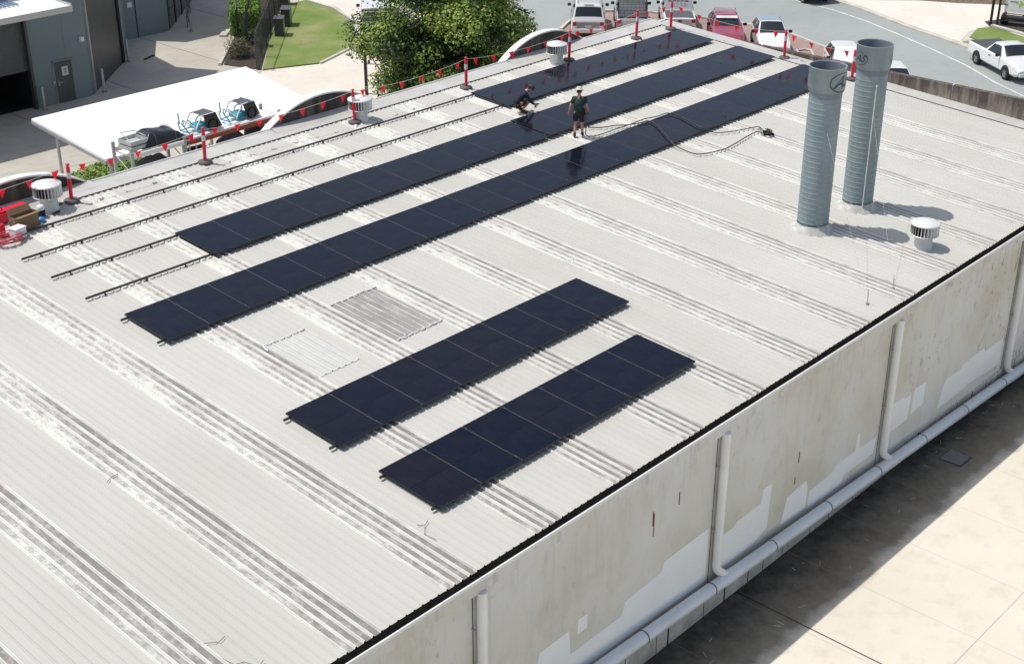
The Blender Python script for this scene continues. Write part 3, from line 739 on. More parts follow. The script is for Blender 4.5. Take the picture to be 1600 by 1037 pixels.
for fx, ax, ay, lab in ((f1, 13.72, 0.78, 'thin guy wire running from the nearer flue down to the roof edge'), (f2, 14.96, 0.76, 'thin guy wire running from the far flue down to the roof edge')):
    t = empty('guy_wire', (ax, ay, zr(ay)), 0, lab, 'wire', 'guy wires of the flues')
    a = Vector((0, 0, 0.04)); b_ = Vector((fx.location.x-0.30-ax, fx.location.y-0.33-ay, 3.1))
    MB().tube([a, b_], 0.003, 5).obj('wire', 'galv', t)
    m = MB(); m.box((0, 0, 0.035), (0.07, 0.07, 0.02)); m.tube([(0, 0, 0.03), (-0.02, 0.01, 0.42)], 0.007, 6); m.tube([(0, 0, 0.03), (0.015, 0.01, 0.30)], 0.006, 6); m.obj('anchor', 'galv', t)

# ------------------------------------------------------------------ rotary vents
def make_vent():
    t = empty('rotary_vent')
    MB().lathe([(0.27, -0.06), (0.25, 0.0), (0.235, 0.08), (0.235, 0.34), (0.30, 0.37), (0.0, 0.37)], 28).obj('throat', 'throat', t)
    MB().lathe([(0.30, 0.36), (0.30, 0.66)], 24).obj('rotor_core', 'void', t)
    m = MB(); n = 26
    for i in range(n):
        a = 2*PI*i/n; d = Vector((math.cos(a), math.sin(a), 0)); tn = Vector((-d.y, d.x, 0))
        p = [d*0.31-tn*0.012, d*0.365+tn*0.022, d*0.375+tn*0.040, d*0.32+tn*0.006]
        vs = [v+Vector((0, 0, z)) for z in (0.37, 0.66) for v in p]
        m.add(vs, [(0, 1, 5, 4), (1, 2, 6, 5), (2, 3, 7, 6), (3, 0, 4, 7), (3, 2, 1, 0), (4, 5, 6, 7)])
    m.obj('vane_ring', 'vent', t)
    MB().lathe([(0.32, 0.355), (0.385, 0.36), (0.385, 0.375), (0.32, 0.375)], 28).obj('lower_ring', 'vent', t)
    MB().lathe([(0.392, 0.655), (0.392, 0.68), (0.36, 0.70), (0.24, 0.74), (0.12, 0.765), (0.0, 0.775)], 32).obj('cap', 'vent', t)
    return t
vl = [(2.06, 18.72, 'shiny rotary roof vent beside the cardboard box'), (12.88, 18.45, 'rotary roof vent with a red and white post in front of it'),
      (22.16, 18.32, 'rotary roof vent in front of the farthest arched parapet'), (17.90, 1.50, 'white rotary roof vent standing alone near the flues')]
p0 = None
for x, y, lab in vl:
    if p0 is None: p0 = make_vent(); t = p0
    else: t = copy_tree(p0)
    t.location = (x, y, zr(y)+0.02); t.rotation_euler = (0, 0, random.uniform(0, 1)); tag(t, lab, 'roof vent', 'rotary roof vents')

# ------------------------------------------------------------------ delineator posts and bunting
def make_post():
    t = empty('delineator_post')
    MB().lathe([(0.0, 0), (0.21, 0), (0.215, 0.02), (0.19, 0.055), (0.08, 0.07), (0.0, 0.07)], 24).obj('base', 'rubber', t)
    MB().lathe([(0.052, 0.06), (0.052, 0.80), (0.052, 0.96), (0.03, 0.985), (0.028, 1.02), (0.055, 1.03), (0.055, 1.06), (0.0, 1.07)], 16).obj('post', 'red', t)
    MB().lathe([(0.0545, 0.66), (0.0545, 0.83)], 16).obj('reflective_band', 'reflect', t)
    return t
PD = [(-2.6, 18.75), (2.72, 18.72), (7.05, 18.66), (12.55, 18.36), (17.62, 18.42), (22.72, 18.20), (26.78, 18.30), (28.86, 18.22), (29.22, 13.22), (29.05, 10.25)]
PL_ = ['red post off past the cardboard box at the left', 'red and white post between the nearest vent and the hedge', 'red and white post in front of the storage racks', 'red and white post directly in front of a roof vent',
       'red and white post against the big tree', 'red and white post left of the white four wheel drive', 'red and white post in front of the silver ute', 'red and white post at the far roof corner',
       'red and white post in front of the white hatchback', 'red and white post between the two flues']
p0 = None; tops = []
for (x, y), lab in zip(PD, PL_):
    if p0 is None: p0 = make_post(); t = p0
    else: t = copy_tree(p0)
    ax, ay = random.uniform(-.035, .035), random.uniform(-.035, .035)
    t.location = (x, y, zr(y)+0.03); t.rotation_euler = (ax, ay, random.uniform(0, 6)); tag(t, lab, 'post', 'red roof edge delineator posts')
    Mx = t.rotation_euler.to_matrix() @ Vector((0, 0, 1.0)); tops.append(Vector(t.location)+Mx)
BL = ['bunting string of red flags at the cardboard box end', 'red flag bunting between the first two posts beside the hedge', 'red flag bunting across the nearer arched parapet', 'red flag bunting in front of the big tree trunk', 'red flag bunting from the tree to the farthest arch',
      'short red flag bunting behind the white four wheel drive', 'short red flag bunting below the silver ute', 'red flag bunting along the far roof end before the maroon wagon', 'red flag bunting beside the white hatchback']
for i in range(len(tops)-1):
    a, b_ = tops[i], tops[i+1]; L = (b_-a).length; sag = 0.03*L if i < 6 else 0.05*L
    t = empty('flag_bunting', a, 0, BL[i], 'bunting', 'red flag bunting round the roof edge')
    pt = lambda u: (b_-a)*u+Vector((0, 0, -4*sag*u*(1-u)))
    MB().tube([pt(u/14) for u in range(15)], 0.007, 5).obj('string', 'string', t)
    n = max(2, int(L/0.74)); 
    for k in range(n):
        p = pt((k+0.5)/n); d = (b_-a).normalized(); w = 0.11; h = 0.24; sw = random.uniform(-.08, .08); nr = d.cross(Vector((0, 0, 1)))
        tip = p+Vector((0, 0, -h))+nr*sw+d*random.uniform(-.03, .03); md = p+Vector((0, 0, -h*.5))+nr*(sw*1.1+random.uniform(-.03, .03))
        m = MB(); A, B = p-d*w, p+d*w; e = nr*0.0015
        m1 = (A+tip)/2+nr*random.uniform(-.03, .03); m2 = (B+tip)/2+nr*random.uniform(-.03, .03)
        m.add([A+e, B+e, m2+e, m1+e, tip+e, A-e, B-e, m2-e, m1-e, tip-e], [(0, 1, 2, 3), (3, 2, 4), (6, 5, 8, 7), (7, 8, 9), (0, 3, 8, 5), (3, 4, 9, 8), (1, 6, 7, 2), (2, 7, 9, 4), (1, 0, 5, 6)])
        m.obj('flag', 'flag', t)

# ------------------------------------------------------------------ clutter at the left roof edge
def rz(y): return zr(y)+0.03
t = empty('cardboard_box', (0.92, 18.0, rz(18.0)), R(6), 'large open brown cardboard box on the roof edge beside the vent', 'cardboard box')
m = MB(); w, d, h = 0.70, 0.26, 0.40
m.box((0, -d/2, h/2), (w, 0.008, h)); m.box((0, d/2, h/2), (w, 0.008, h)); m.box((-w/2, 0, h/2), (0.008, d-.01, h)); m.box((w/2, 0, h/2), (0.008, d-.01, h)); m.box((0, 0, 0.006), (w-.01, d-.01, 0.008))
m.obj('carton', 'card', t)
m = MB(); m.slab([(-w/2, -d/2-.004, h), (w/2, -d/2-.004, h), (w/2-.02, -d/2-.16, h+.03), (-w/2+.03, -d/2-.15, h+.02)], 0.006); m.slab([(-w/2, d/2+.004, h), (-w/2+.03, d/2+.1, h+.14), (w/2-.02, d/2+.1, h+.14), (w/2, d/2+.004, h)], 0.006)
m.obj('flap', 'card', t)
t = empty('white_tub', (0.50, 17.60, rz(17.6)), R(12), 'small white plastic tub with a grey label in front of the cardboard box', 'tub')
MB().box((0, 0, 0.13), (0.34, 0.28, 0.26)).obj('tub_body', 'white', t, bevel=.03); MB().box((0, 0, 0.275), (0.36, 0.30, 0.03)).obj('lid', 'white', t, bevel=.01)
m = MB(); m.box((0.08, -0.143, 0.09), (0.14, 0.004, 0.05)); m.box((0.08, -0.143, 0.16), (0.10, 0.004, 0.02)); m.obj('printed_label', 'netgrey', t)
t = empty('red_toolbox', (0.55, 18.75, rz(18.75)), R(6), 'long red plastic toolbox behind the cardboard box', 'toolbox')
MB().box((0, 0, 0.12), (1.5, 0.34, 0.24)).obj('case', 'red', t, bevel=.02); MB().box((0.05, 0, 0.27), (1.7, 0.24, 0.05)).obj('lid', 'red', t, bevel=.015); MB().tube([(-.2, 0, .29), (-.2, 0, .36), (.2, 0, .36), (.2, 0, .29)], .014, 8).obj('handle', 'red', t)
t = empty('red_drill_case', (0.22, 18.05, rz(18.0)), R(20), 'small red tool case beside the white tub', 'tool case')
MB().box((0, 0, 0.14), (0.32, 0.2, 0.28)).obj('case', 'red', t, bevel=.04); MB().tube([(-.08, 0, .28), (-.08, 0, .34), (.08, 0, .34), (.08, 0, .28)], .014, 8).obj('handle', 'black', t)
m = MB(); pts = []
for i in range(170):
    a = i*0.33; rr = 0.27+0.05*math.sin(i*.21)+0.02*math.sin(i*1.3); pts.append((rr*1.25*math.cos(a), rr*math.sin(a)*0.85, 0.04+0.0009*i+0.02*math.sin(i*.5)))
m.tube(pts, 0.013, 6); 
tag(m.obj('cable_coil', simple('pink_red_cable', (0.65, 0.10, 0.14), .5), None, (0.16, 17.52, rz(17.5))), 'loose coil of pinkish red cable lying on the roof beside the tub', 'cable coil')
t = empty('water_jug', (1.62, 18.38, rz(18.4)), 0, 'dark blue water jug with a white lid beside the nearest roof vent', 'water jug')
MB().lathe([(0, 0), (0.10, 0), (0.105, 0.03), (0.105, 0.17), (0.09, 0.19)], 20).obj('jug_body', 'navy', t); MB().lathe([(0.095, 0.185), (0.10, 0.20), (0.10, 0.27), (0.06, 0.31), (0.0, 0.32)], 20).obj('lid', 'white', t)
m = MB(); m.sphere((0, 0, 0.06), 0.12, 10, 6, (1, .8, .6)); m.v = [(a+random.uniform(-.02, .02), b+random.uniform(-.02, .02), max(0, c+random.uniform(-.02, .02))) for a, b, c in m.v]
tag(m.obj('crumpled_bag', 'bluething', None, (1.42, 18.08, rz(18.05))), 'bright blue crumpled plastic bag at the foot of the cardboard box', 'bag')
t = empty('black_tool', (1.98, 18.28, rz(18.3)), R(15), 'small black hand tool lying at the foot of the nearest vent', 'tool')
MB().box((0, 0, 0.03), (0.24, 0.07, 0.05)).obj('tool_body', 'black', t, bevel=.012); MB().tube([(.1, 0, .03), (.18, .04, .03)], .015, 8).obj('handle', 'black', t)
# twigs and wires blown onto the roof
tw = [([(-3.9, 6.9), (-3.75, 6.98), (-3.6, 7.0)], 'short bent twig on the roof at the left picture edge'), ([(-5.3, 2.0), (-5.1, 1.85), (-4.95, 1.9)], 'little forked twig on the roof between the two nearest skylight strips'),
      ([(-5.05, 0.75), (-5.0, 0.95), (-5.1, 1.2), (-5.25, 1.25), (-5.3, 1.5)], 'long crooked twig lying near the gutter in the foreground'), ([(-0.6, 1.9), (-0.5, 1.8), (-0.7, 1.6), (-0.65, 1.35)], 'thin bent wire on the roof beside the front panel row'),
      ([(10.1, 7.25), (10.13, 7.27), (10.13, 7.27)], 'tiny upright screw stub on the open roof')]
for pts, lab in tw:
    m = MB(); m.tube([(x, y, zr(y)+0.04) for x, y in pts], 0.006, 5)
    if len(pts) > 3: x, y = pts[1]; m.tube([(x, y, zr(y)+.04), (x+.13, y+.05, zr(y)+.06)], .006, 5)
    tag(m.obj('twig', 'bark'), lab, 'twig', 'twigs and scraps on the roof')

# ------------------------------------------------------------------ black cable
def cable(name, pts, lab, r=0.020):
    out = []; P = [Vector(p)+Vector((0, 0, .012)) for p in pts]
    for i in range(len(P)-1):
        p0_, p1, p2, p3 = P[max(i-1, 0)], P[i], P[i+1], P[min(i+2, len(P)-1)]
        for k_ in range(6):
            s_ = k_/6; out.append(0.5*((2*p1)+(-p0_+p2)*s_+(2*p0_-5*p1+4*p2-p3)*s_*s_+(-p0_+3*p1-3*p2+p3)*s_**3))
    out.append(P[-1])
    return tag(MB().tube(out, r, 8).obj(name, 'cable'), lab, 'cable', 'black cables trailing from the standing man')
cable('cable', [(17.37, 12.95, 6.35), (17.30, 12.85, 5.95), (17.17, 12.75, 5.70), (17.29, 12.58, 5.66), (17.69, 12.53, 5.65), (18.32, 12.52, 5.65), (19.08, 12.47, 5.66), (19.69, 12.42, 5.69), (20.07, 12.20, 5.74), (20.59, 12.15, 5.745), (20.70, 11.82, 5.725), (20.54, 11.26, 5.69), (20.37, 10.64, 5.65), (20.52, 10.36, 5.53), (20.65, 10.15, 5.51), (21.25, 9.87, 5.49), (22.03, 9.66, 5.48), (22.06, 9.49, 5.47), (21.80, 9.10, 5.46)], 'black cable looping over the longest panel row on the far side', 0.016)
cable('cable', [(17.79, 13.19, 5.70), (18.14, 12.89, 5.68), (18.59, 12.74, 5.67), (18.85, 12.45, 5.69), (19.19, 12.17, 5.74), (19.52, 12.12, 5.74), (19.45, 11.73, 5.72), (19.09, 11.20, 5.69), (18.68, 10.62, 5.65), (18.57, 10.30, 5.56), (18.53, 9.66, 5.48), (18.79, 9.37, 5.46), (19.56, 9.19, 5.45), (20.33, 9.25, 5.45), (21.00, 9.34, 5.46), (21.55, 9.39, 5.46), (21.77, 9.35, 5.46), (21.69, 9.19, 5.46), (21.75, 9.06, 5.46)], 'black cable sagging in a wide curve below the longest panel row', 0.018)
t = empty('plug_cluster', (21.78, 9.02, zr(9.0)+.03), 0, 'bunch of black plugs at the far end of the trailing cables', 'plugs')
m = MB()
for i in range(7): m.box((random.uniform(-.14, .14), random.uniform(-.14, .14), random.uniform(.05, .2)), (.13, .07, .09), Matrix.Rotation(random.uniform(0, 6), 3, 'Z') @ Matrix.Rotation(random.uniform(-1, 1), 3, 'X'))
m.obj('plug', 'black', t, bevel=.01)
m = MB(); m.tube([(.12*math.cos(a*.6), .12*math.sin(a*.6), .05+.012*a) for a in range(14)], .016, 6); m.obj('cable_loop', 'cable', t)

# ------------------------------------------------------------------ people
def skin(name, chains, mat, parent, sub=1, root=0):
    """chains: list of [(pos, radius)...]; points closer than 1 mm are welded"""
    V = []; Rr = []; E_ = []
    def idx(p, r):
        for i, q in enumerate(V):
            if (q-p).length < 1e-3: return i
        V.append(p); Rr.append(r); return len(V)-1
    for ch in chains:
        ids = [idx(Vector(p), r) for p, r in ch]
        E_ += [(a, b) for a, b in zip(ids, ids[1:]) if a != b]
    me = bpy.data.meshes.new(name); me.from_pydata(V, E_, []); o = bpy.data.objects.new(name, me); C.objects.link(o)
    sk = o.modifiers.new('skin', 'SKIN'); sk.use_smooth_shade = True
    me.skin_vertices.new() if not me.skin_vertices else None
    for i, d in enumerate(me.skin_vertices[0].data):
        r = Rr[i]; d.radius = r if isinstance(r, tuple) else (r, r); d.use_root = (i == root)
    ss = o.modifiers.new('sub', 'SUBSURF'); ss.levels = sub; ss.render_levels = sub
    dg = bpy.context.evaluated_depsgraph_get(); nm = bpy.data.meshes.new_from_object(o.evaluated_get(dg))
    bpy.data.objects.remove(o); bpy.data.meshes.remove(me)
    nm.name = name; nm.materials.clear(); nm.materials.append(M[mat])
    for p in nm.polygons: p.use_smooth = True
    o = bpy.data.objects.new(name, nm); C.objects.link(o); o.parent = parent
    return o
V3 = Vector
def hand(wr, d, up):
    """fingers as chains from the wrist: d = hand direction, up = back of hand normal"""
    d = V3(d).normalized(); up = V3(up); up = (up-d*up.dot(d)).normalized(); s_ = d.cross(up)
    palm = V3(wr)+d*0.07; ch = [[(V3(wr), .027), (palm, (.036, .02))]]
    for k, (off, ln) in enumerate(((-.030, .068), (-.010, .078), (.010, .073), (.029, .058))):
        b0 = palm+d*0.025+s_*off
        ch.append([(palm, (.036, .02)), (b0, .010), (b0+d*ln*.5-up*.006, .009), (b0+d*ln*.85-up*.028, .008), (b0+d*ln*1.0-up*.045, .007)])
    tb = V3(wr)+d*0.035-s_*0.034
    ch.append([(V3(wr)+d*.012, .027), (tb, .012), (tb+d*.03-s_*.014-up*.012, .010), (tb+d*.055-s_*.012-up*.026, .008)])
    return ch
def head(parent, c, fwd, up):
    """head mesh with brow, nose, chin and ears, placed at c and looking along fwd"""
    fwd = V3(fwd).normalized(); up = V3(up); up = (up-fwd*up.dot(fwd)).normalized(); sd = fwd.cross(up)
    m = MB(); m.sphere((0, 0, 0), 1, 20, 14)
    out = []
    for x, y, z in m.v:   # x forward, y side, z up
        p = V3((x*.098, y*.076, z*.118))
        if z < -.2: p.y *= 1-.32*(-z-.2); p.x *= 1-.12*(-z-.2)
        if x > .75 and abs(y) < .25 and -.45 < z < .15: p.x += .022*(1-abs(y)*3.4)
        if x > .5 and .05 < z < .4 and .2 < abs(y) < .6: p.x -= .008
        if abs(y) > .9 and -.3 < z < .3: p.y += .014*(1 if y > 0 else -1)
        if x > .6 and -.85 < z < -.55: p.x += .006
        out.append(fwd*p.x+sd*p.y+up*p.z+V3(c))
    m.v = [tuple(v) for v in out]
    return m, fwd, sd, up
def features(parent, c, fwd, sd, up):
    m = MB()
    for s_ in (-1, 1): m.sphere(V3(c)+fwd*.083+sd*.03*s_+up*.012, .0125, 8, 6)
    m.obj('eye', 'hair', parent)
    m = MB(); m.tube([V3(c)+fwd*.087-sd*.024-up*.055, V3(c)+fwd*.094-up*.053, V3(c)+fwd*.087+sd*.024-up*.055], .005, 6); m.obj('mouth', 'boot', parent)
def hat(parent, c, fwd, sd, up, mat, brim=.16):
    m = MB(); prof = [(brim, .015), (brim, .022), (.108, .035), (.106, .09), (.085, .125), (0, .135)]; n = 24; vs = []; fs = []
    for r, z in prof:
        for k in range(n):
            a = 2*PI*k/n; dz = -.02*(abs(math.sin(a)))*(r > .12)
            vs.append(V3(c)+fwd*(r*math.cos(a)*1.08)+sd*(r*math.sin(a)*.95)+up*(z+dz+.035))
    for i in range(len(prof)-1):
        for k in range(n): fs.append((i*n+k, i*n+(k+1) % n, (i+1)*n+(k+1) % n, (i+1)*n+k))
    m.add(vs, fs, True); m.obj('hat', mat, parent)
def person(loc, rz_, J, label, shirt, shorts, hatm, glove=False, extra=None, sleeve=1.0):
    t = empty('person', loc, rz_, label, 'person'); t.scale = (.94, .94, .94)
    pel, ch, nk, hd = V3(J['pel']), V3(J['chest']), V3(J['neck']), V3(J['head'])
    mid = (pel+ch)/2
    chains = [[(pel, (.125, .10)), (mid, (.125, .095)), (ch, (.15, .105)), (nk, .058), (hd-(hd-nk).normalized()*.05, .055)]]
    for s_ in 'LR':
        sh, el, wr = (V3(J[a+s_]) for a in ('sh', 'el', 'wr')); hp, kn, an, toe = (V3(J[a+s_]) for a in ('hip', 'kn', 'an', 'toe'))
        chains.append([(ch, (.15, .105)), (sh, .062), ((sh+el)/2, .050), (el, .042), ((el*.6+wr*.4), .042), (wr, .027)])
        chains.append([(pel, (.125, .10)), (hp, .092), ((hp+kn)/2, .078), (kn, .058), ((kn*.65+an*.35), .056), (an, .036), (an*.4+toe*.6-V3((0, 0, .02)), .04), (toe, .034)])
        chains += hand(wr, V3(J['hd'+s_]), J.get('hup'+s_, (0, 0, 1)))
    hm, fw, sd, up = head(t, hd, J['face'], J['hup'])
    b = skin('body', chains, 'skin', t)
    # join the head into the body mesh so the figure stays one object
    bm = bmesh.new(); bm.from_mesh(b.data)
    vs = [bm.verts.new(v) for v in hm.v]
    for f_ in hm.f:
        try: bm.faces.new([vs[i] for i in dict.fromkeys(f_)]).smooth = True
        except ValueError: pass
    bm.to_mesh(b.data); bm.free(); b['label'] = 'bare arms, legs and face'
    features(t, hd, fw, sd, up)
    m = MB(); m.sphere((0, 0, 0), 1, 16, 10); m.v = [tuple(hd+fw*(x*.094-.014)+sd*(y*.084)+up*(z*.108+.022)) for x, y, z in m.v]
    m.obj('hair', 'hair', t)
    hat(t, hd, fw, sd, up, hatm)
    sc = [[(pel-(ch-pel)*.12, (.185, .150)), (pel+(ch-pel)*.15, (.180, .145)), (mid, (.172, .138)), (ch, (.188, .135)), (nk-(nk-ch)*.25, .075)]]
    for s_ in 'LR':
        sh, el, wr = (V3(J[a+s_]) for a in ('sh', 'el', 'wr'))
        if sleeve > 1.5: sc.append([(ch, (.188, .135)), (sh, .082), ((sh+el)/2, .064), (el, .055), (el*.5+wr*.5, .050), (wr*.9+el*.1, .038)])
        else: sc.append([(ch, (.188, .135)), (sh, .082), (sh*.5+el*.5, .068), (sh*.28+el*.72, .064)])
    skin('shirt', sc, shirt, t)
    pc = [[(pel+(ch-pel)*.22, (.165, .132)), (pel, (.172, .142))]]
    for s_ in 'LR':
        hp, kn = V3(J['hip'+s_]), V3(J['kn'+s_])
        pc.append([(pel, (.172, .142)), (hp, .125), (hp*.5+kn*.5, .112), (hp*.10+kn*.90, .104)])
    skin('shorts', pc, shorts, t)
    for s_ in 'LR':
        an, toe = V3(J['an'+s_]), V3(J['toe'+s_])
        kn = V3(J['kn'+s_]); skin('boot', [[(an+(kn-an).normalized()*.11, .05), (an, .055), (an*.5+toe*.5-V3((0, 0, .015)), .055), (toe, .045)]], 'boot', t)
        if glove and s_ == 'R':
            skin('glove', hand(V3(J['wrR']), V3(J['hdR']), J.get('hupR', (0, 0, 1)))[:1]+[[(V3(J['wrR']), .04), (V3(J['wrR'])+V3(J['hdR']).normalized()*.09, .05)]], 'black', t)
    if extra: extra(t, J)
    return t
def vest(t, J):
    ch, pel = V3(J['chest']), V3(J['pel'])
    MB().sphere((0, 0, 0), 1, 14, 10).v
    m = MB(); m.sphere((0, 0, 0), 1, 14, 10); m.v = [tuple(ch*.62+pel*.38+V3((-.085+x*.10, y*.15, .03+z*.20))) for x, y, z in m.v]
    m.obj('backpack', 'pack', t)
    for s_ in (-1, 1):
        MB().tube([ch+V3((.10, .09*s_, -.12)), ch+V3((.11, .09*s_, .03)), ch+V3((.02, .09*s_, .125)), ch+V3((-.09, .09*s_, .06))], .022, 8).obj('strap', 'pack', t)
    MB().box(pel+V3((0.0, -.17, -.02)), (.16, .09, .2)).obj('tool_pouch', 'darkcloth', t, bevel=.02)
# local frame: +x forward, +y left
stand = dict(pel=(0, 0, .90), chest=(.03, 0, 1.24), neck=(.04, 0, 1.41), head=(.075, 0, 1.54), face=(1, .1, -.35), hup=(.2, 0, 1),
    shL=(.02, .185, 1.34), elL=(-.05, .27, 1.09), wrL=(.06, .33, .87), hdL=(.35, .15, -1), hupL=(0, 1, .3),
    shR=(.03, -.185, 1.34), elR=(-.03, -.27, 1.08), wrR=(.10, -.30, .85), hdR=(.4, -.1, -1), hupR=(0, -1, 0),
    hipL=(0, .095, .86), knL=(.10, .11, .48), anL=(-.04, .12, .08), toeL=(.14, .14, .035),
    hipR=(0, -.095, .86), knR=(.06, -.11, .46), anR=(.10, -.13, .08), toeR=(.27, -.15, .035))
person((16.98, 12.90, zr(12.9)+.03), R(38), stand, 'person standing on the roof with a pale bucket hat, dark tool vest and black shorts', 'greencloth', 'darkcloth', 'hatpale', True, vest)
kneel = dict(pel=(-.12, 0, .34), chest=(.14, 0, .66), neck=(.28, 0, .76), head=(.39, 0, .80), face=(1, 0, -1.1), hup=(1, 0, .9),
    shL=(.17, .18, .70), elL=(.34, .26, .46), wrL=(.52, .14, .27), hdL=(.9, -.5, -.35), hupL=(0, .3, 1),
    shR=(.17, -.18, .70), elR=(.32, -.26, .44), wrR=(.54, -.10, .25), hdR=(.9, .4, -.35), hupR=(0, -.3, 1),
    hipL=(-.10, .10, .32), knL=(.26, .24, .44), anL=(.05, .20, .09), toeL=(.27, .24, .035),
    hipR=(-.10, -.10, .32), knR=(.28, -.20, .42), anR=(.02, -.16, .09), toeR=(.24, -.20, .035))
person((17.22, 15.62, zr(15.6)+.03), R(-28), kneel, 'person crouching at a panel edge in a dark hat and long sleeved navy shirt', 'navy', 'darkcloth', 'hatdark', False, None, 2.0)
t = empty('drill_driver', (17.735, 15.33, zr(15.3)+.175), R(-30), 'small cordless drill held by the crouching person', 'drill')
m = MB(); m.tube([(-.08, 0, .10), (.07, 0, .10)], .028, 10); m.obj('motor_body', 'black', t); MB().tube([(.07, 0, .10), (.13, 0, .10)], .010, 8).obj('bit', 'galv', t)
m = MB(); m.box((-.04, 0, .05), (.035, .03, .09)); m.box((-.035, 0, .0), (.08, .05, .03)); m.obj('grip', 'bluething', t)

# ------------------------------------------------------------------ cars
def wheel(t, x, y, r, wd, side):
    w = empty('wheel', (x, y, r)); w.parent = t
    rot = lambda mm: [(a, c_*side, b_) for a, b_, c_ in mm]
    m = MB(); m.lathe([(r*.62, -wd/2), (r*.93, -wd/2), (r, -wd/3), (r, wd/3), (r*.93, wd/2), (r*.62, wd/2), (r*.58, wd*.3)], 24); m.v = rot(m.v); m.obj('tyre', 'tyre', w)
    m = MB(); m.lathe([(r*.62, wd*.46), (r*.55, wd*.34), (r*.22, wd*.30), (r*.18, wd*.42), (0, wd*.43)], 20)
    for k in range(7):
        a = 2*PI*k/7; m.box((r*.4*math.cos(a), r*.4*math.sin(a), wd*.36), (r*.42, .045, .03), Matrix.Rotation(a, 3, 'Z'))
    m.v = rot(m.v); m.obj('rim', 'rim', w)
def car(name, loc, head_, st, paint, label, cat, front, side, rear, wheels, r=.33, doors=2, roof=None, glassdark='glass', group=None):
    t = empty(name, loc, R(head_), label, cat, group)
    rings = []
    for x, zs, zb, zt, w, wt in st:
        zm = zs+(zb-zs)*.35
        half = [(w*.90, zs), (w, zs+.10), (w*1.005, zm), (w*.985, zb-.07), (w*.955, zb), (wt, zt-.045), (wt*.88, zt), (wt*.4, zt+.018)]
        rings.append([V3((x, -y, z)) for y, z in half]+[V3((x, y, z)) for y, z in half[::-1]])
    n = len(rings[0]); m = MB(); vs = [v for rr in rings for v in rr]
    m.add(vs, [(i*n+k, (i+1)*n+k, (i+1)*n+(k+1) % n, i*n+(k+1) % n) for i in range(len(rings)-1) for k in range(n)])
    m.add(rings[0], [tuple(range(n))]); m.add(rings[-1], [tuple(range(n))[::-1]])
    b = m.obj('body', paint, t, bevel=.025)
    if roof:
        i0, i1 = side; m = MB()
        P = lambda i, k: rings[i][k]+V3((0, 0, .004))
        m.add([P(i, k) for i in range(i0, i1+1) for k in range(5, 11)], [((i)*6+k, (i)*6+k+1, (i+1)*6+k+1, (i+1)*6+k) for i in range(i1-i0) for k in range(5)])
        m.v = [(a, b_, c_+.005) for a, b_, c_ in m.v]; m.obj('roof', roof, t)
    def gl(nm_, A, B, C_, D, sh=.10):   # quad shrunk toward its centre, pushed outwards
        c = (A+B+C_+D)/4; q_ = [c+(p-c)*(1-sh) for p in (A, B, C_, D)]
        nr = (B-A).cross(D-A).normalized()
        if nr.dot(c-V3((c.x*.3, 0, .9))) < 0: nr = -nr
        m = MB(); m.add([p+nr*.012 for p in q_]+[p-nr*.02 for p in q_], [(0, 1, 2, 3), (7, 6, 5, 4), (0, 4, 5, 1), (1, 5, 6, 2), (2, 6, 7, 3), (3, 7, 4, 0)])
        m.obj(nm_, glassdark, t)
    def crown_glass(nm_, i, lo, hi):
        m = MB(); ks = [5, 6, 7, 8, 9, 10]; out = []
        for u in (lo, (lo+hi)/2, hi):
            for k in ks:
                p = rings[i][k].lerp(rings[i+1][k], u); p = V3((p.x, p.y*(.93 if k in (5, 10) else 1), p.z))
                dr = (rings[i+1][7]-rings[i][7]).normalized(); nr = V3((-dr.z, 0, dr.x)); nr = nr if nr.z > 0 else -nr
                out.append(p+nr*.014)
        m.add(out, [(a*6+k, a*6+k+1, (a+1)*6+k+1, (a+1)*6+k) for a in range(2) for k in range(5)], True); m.obj(nm_, glassdark, t)
    if front: crown_glass('windscreen', front, .08, .90)
    if rear is not None: crown_glass('rear_window', rear, .12, .88)
    i0, i1 = side
    for sg, (kb, kt) in ((-1, (4, 5)), (1, (11, 10))):
        A, B = rings[i0][kb], rings[i1][kb]; D, E_ = rings[i0][kt], rings[i1][kt]
        fx = V3((0, 0, 0))
        # windows reach into the sloping pillars
        ext0 = (st[i0][0]-st[i0-1][0])*.55; ext1 = (st[i1+1][0]-st[i1][0])*.62
        A = A-V3((ext0, 0, 0)); B = B+V3((ext1, 0, 0))
        for d in range(doors):
            u0, u1 = d/doors, (d+1)/doors
            gl('side_window', A.lerp(B, u0), A.lerp(B, u1), D.lerp(E_, u1), D.lerp(E_, u0), .10)
        m = MB(); xm = B.x-.12; m.box((xm, sg*(st[i1][4]+.12), st[i1][2]+.10), (.10, .20, .16)); m.obj('wing_mirror', 'black', t, bevel=.03)
        m = MB()
        for d in range(doors): m.box((A.x+(B.x-A.x)*(d+.25)/doors, sg*(st[i1][4]*1.0), st[i1][2]-.16), (.16, .03, .035))
        m.obj('door_handle', 'black', t)
    for x in wheels:
        for sg in (-1, 1):
            wb = st[2][4]
            m = MB(); m.lathe([(r+.07, 0), (r+.07, .02), (0, .02)], 24); m.v = [(x+a, sg*(wb-.015+c_), r+b_) for a, b_, c_ in m.v]
            m.v = [(a, b_, max(c_, st[2][1]-.05)) for a, b_, c_ in m.v]; m.obj('wheel_arch', 'void', t)
            wheel(t, x, sg*(wb-.08), r, .22, sg)
    xr, xf = st[0][0], st[-1][0]; zr_ = st[0][2]; zf = st[-1][2]; w0 = st[0][4]; w1 = st[-1][4]
    for sg in (-1, 1):
        MB().box((xr-.012, sg*(w0-.13), zr_-.08), (.04, .2, .2)).obj('tail_light', 'tail', t)
        MB().box((xf+.012-.02, sg*(w1-.16), zf-.06), (.06, .26, .12)).obj('headlight', 'lamp', t)
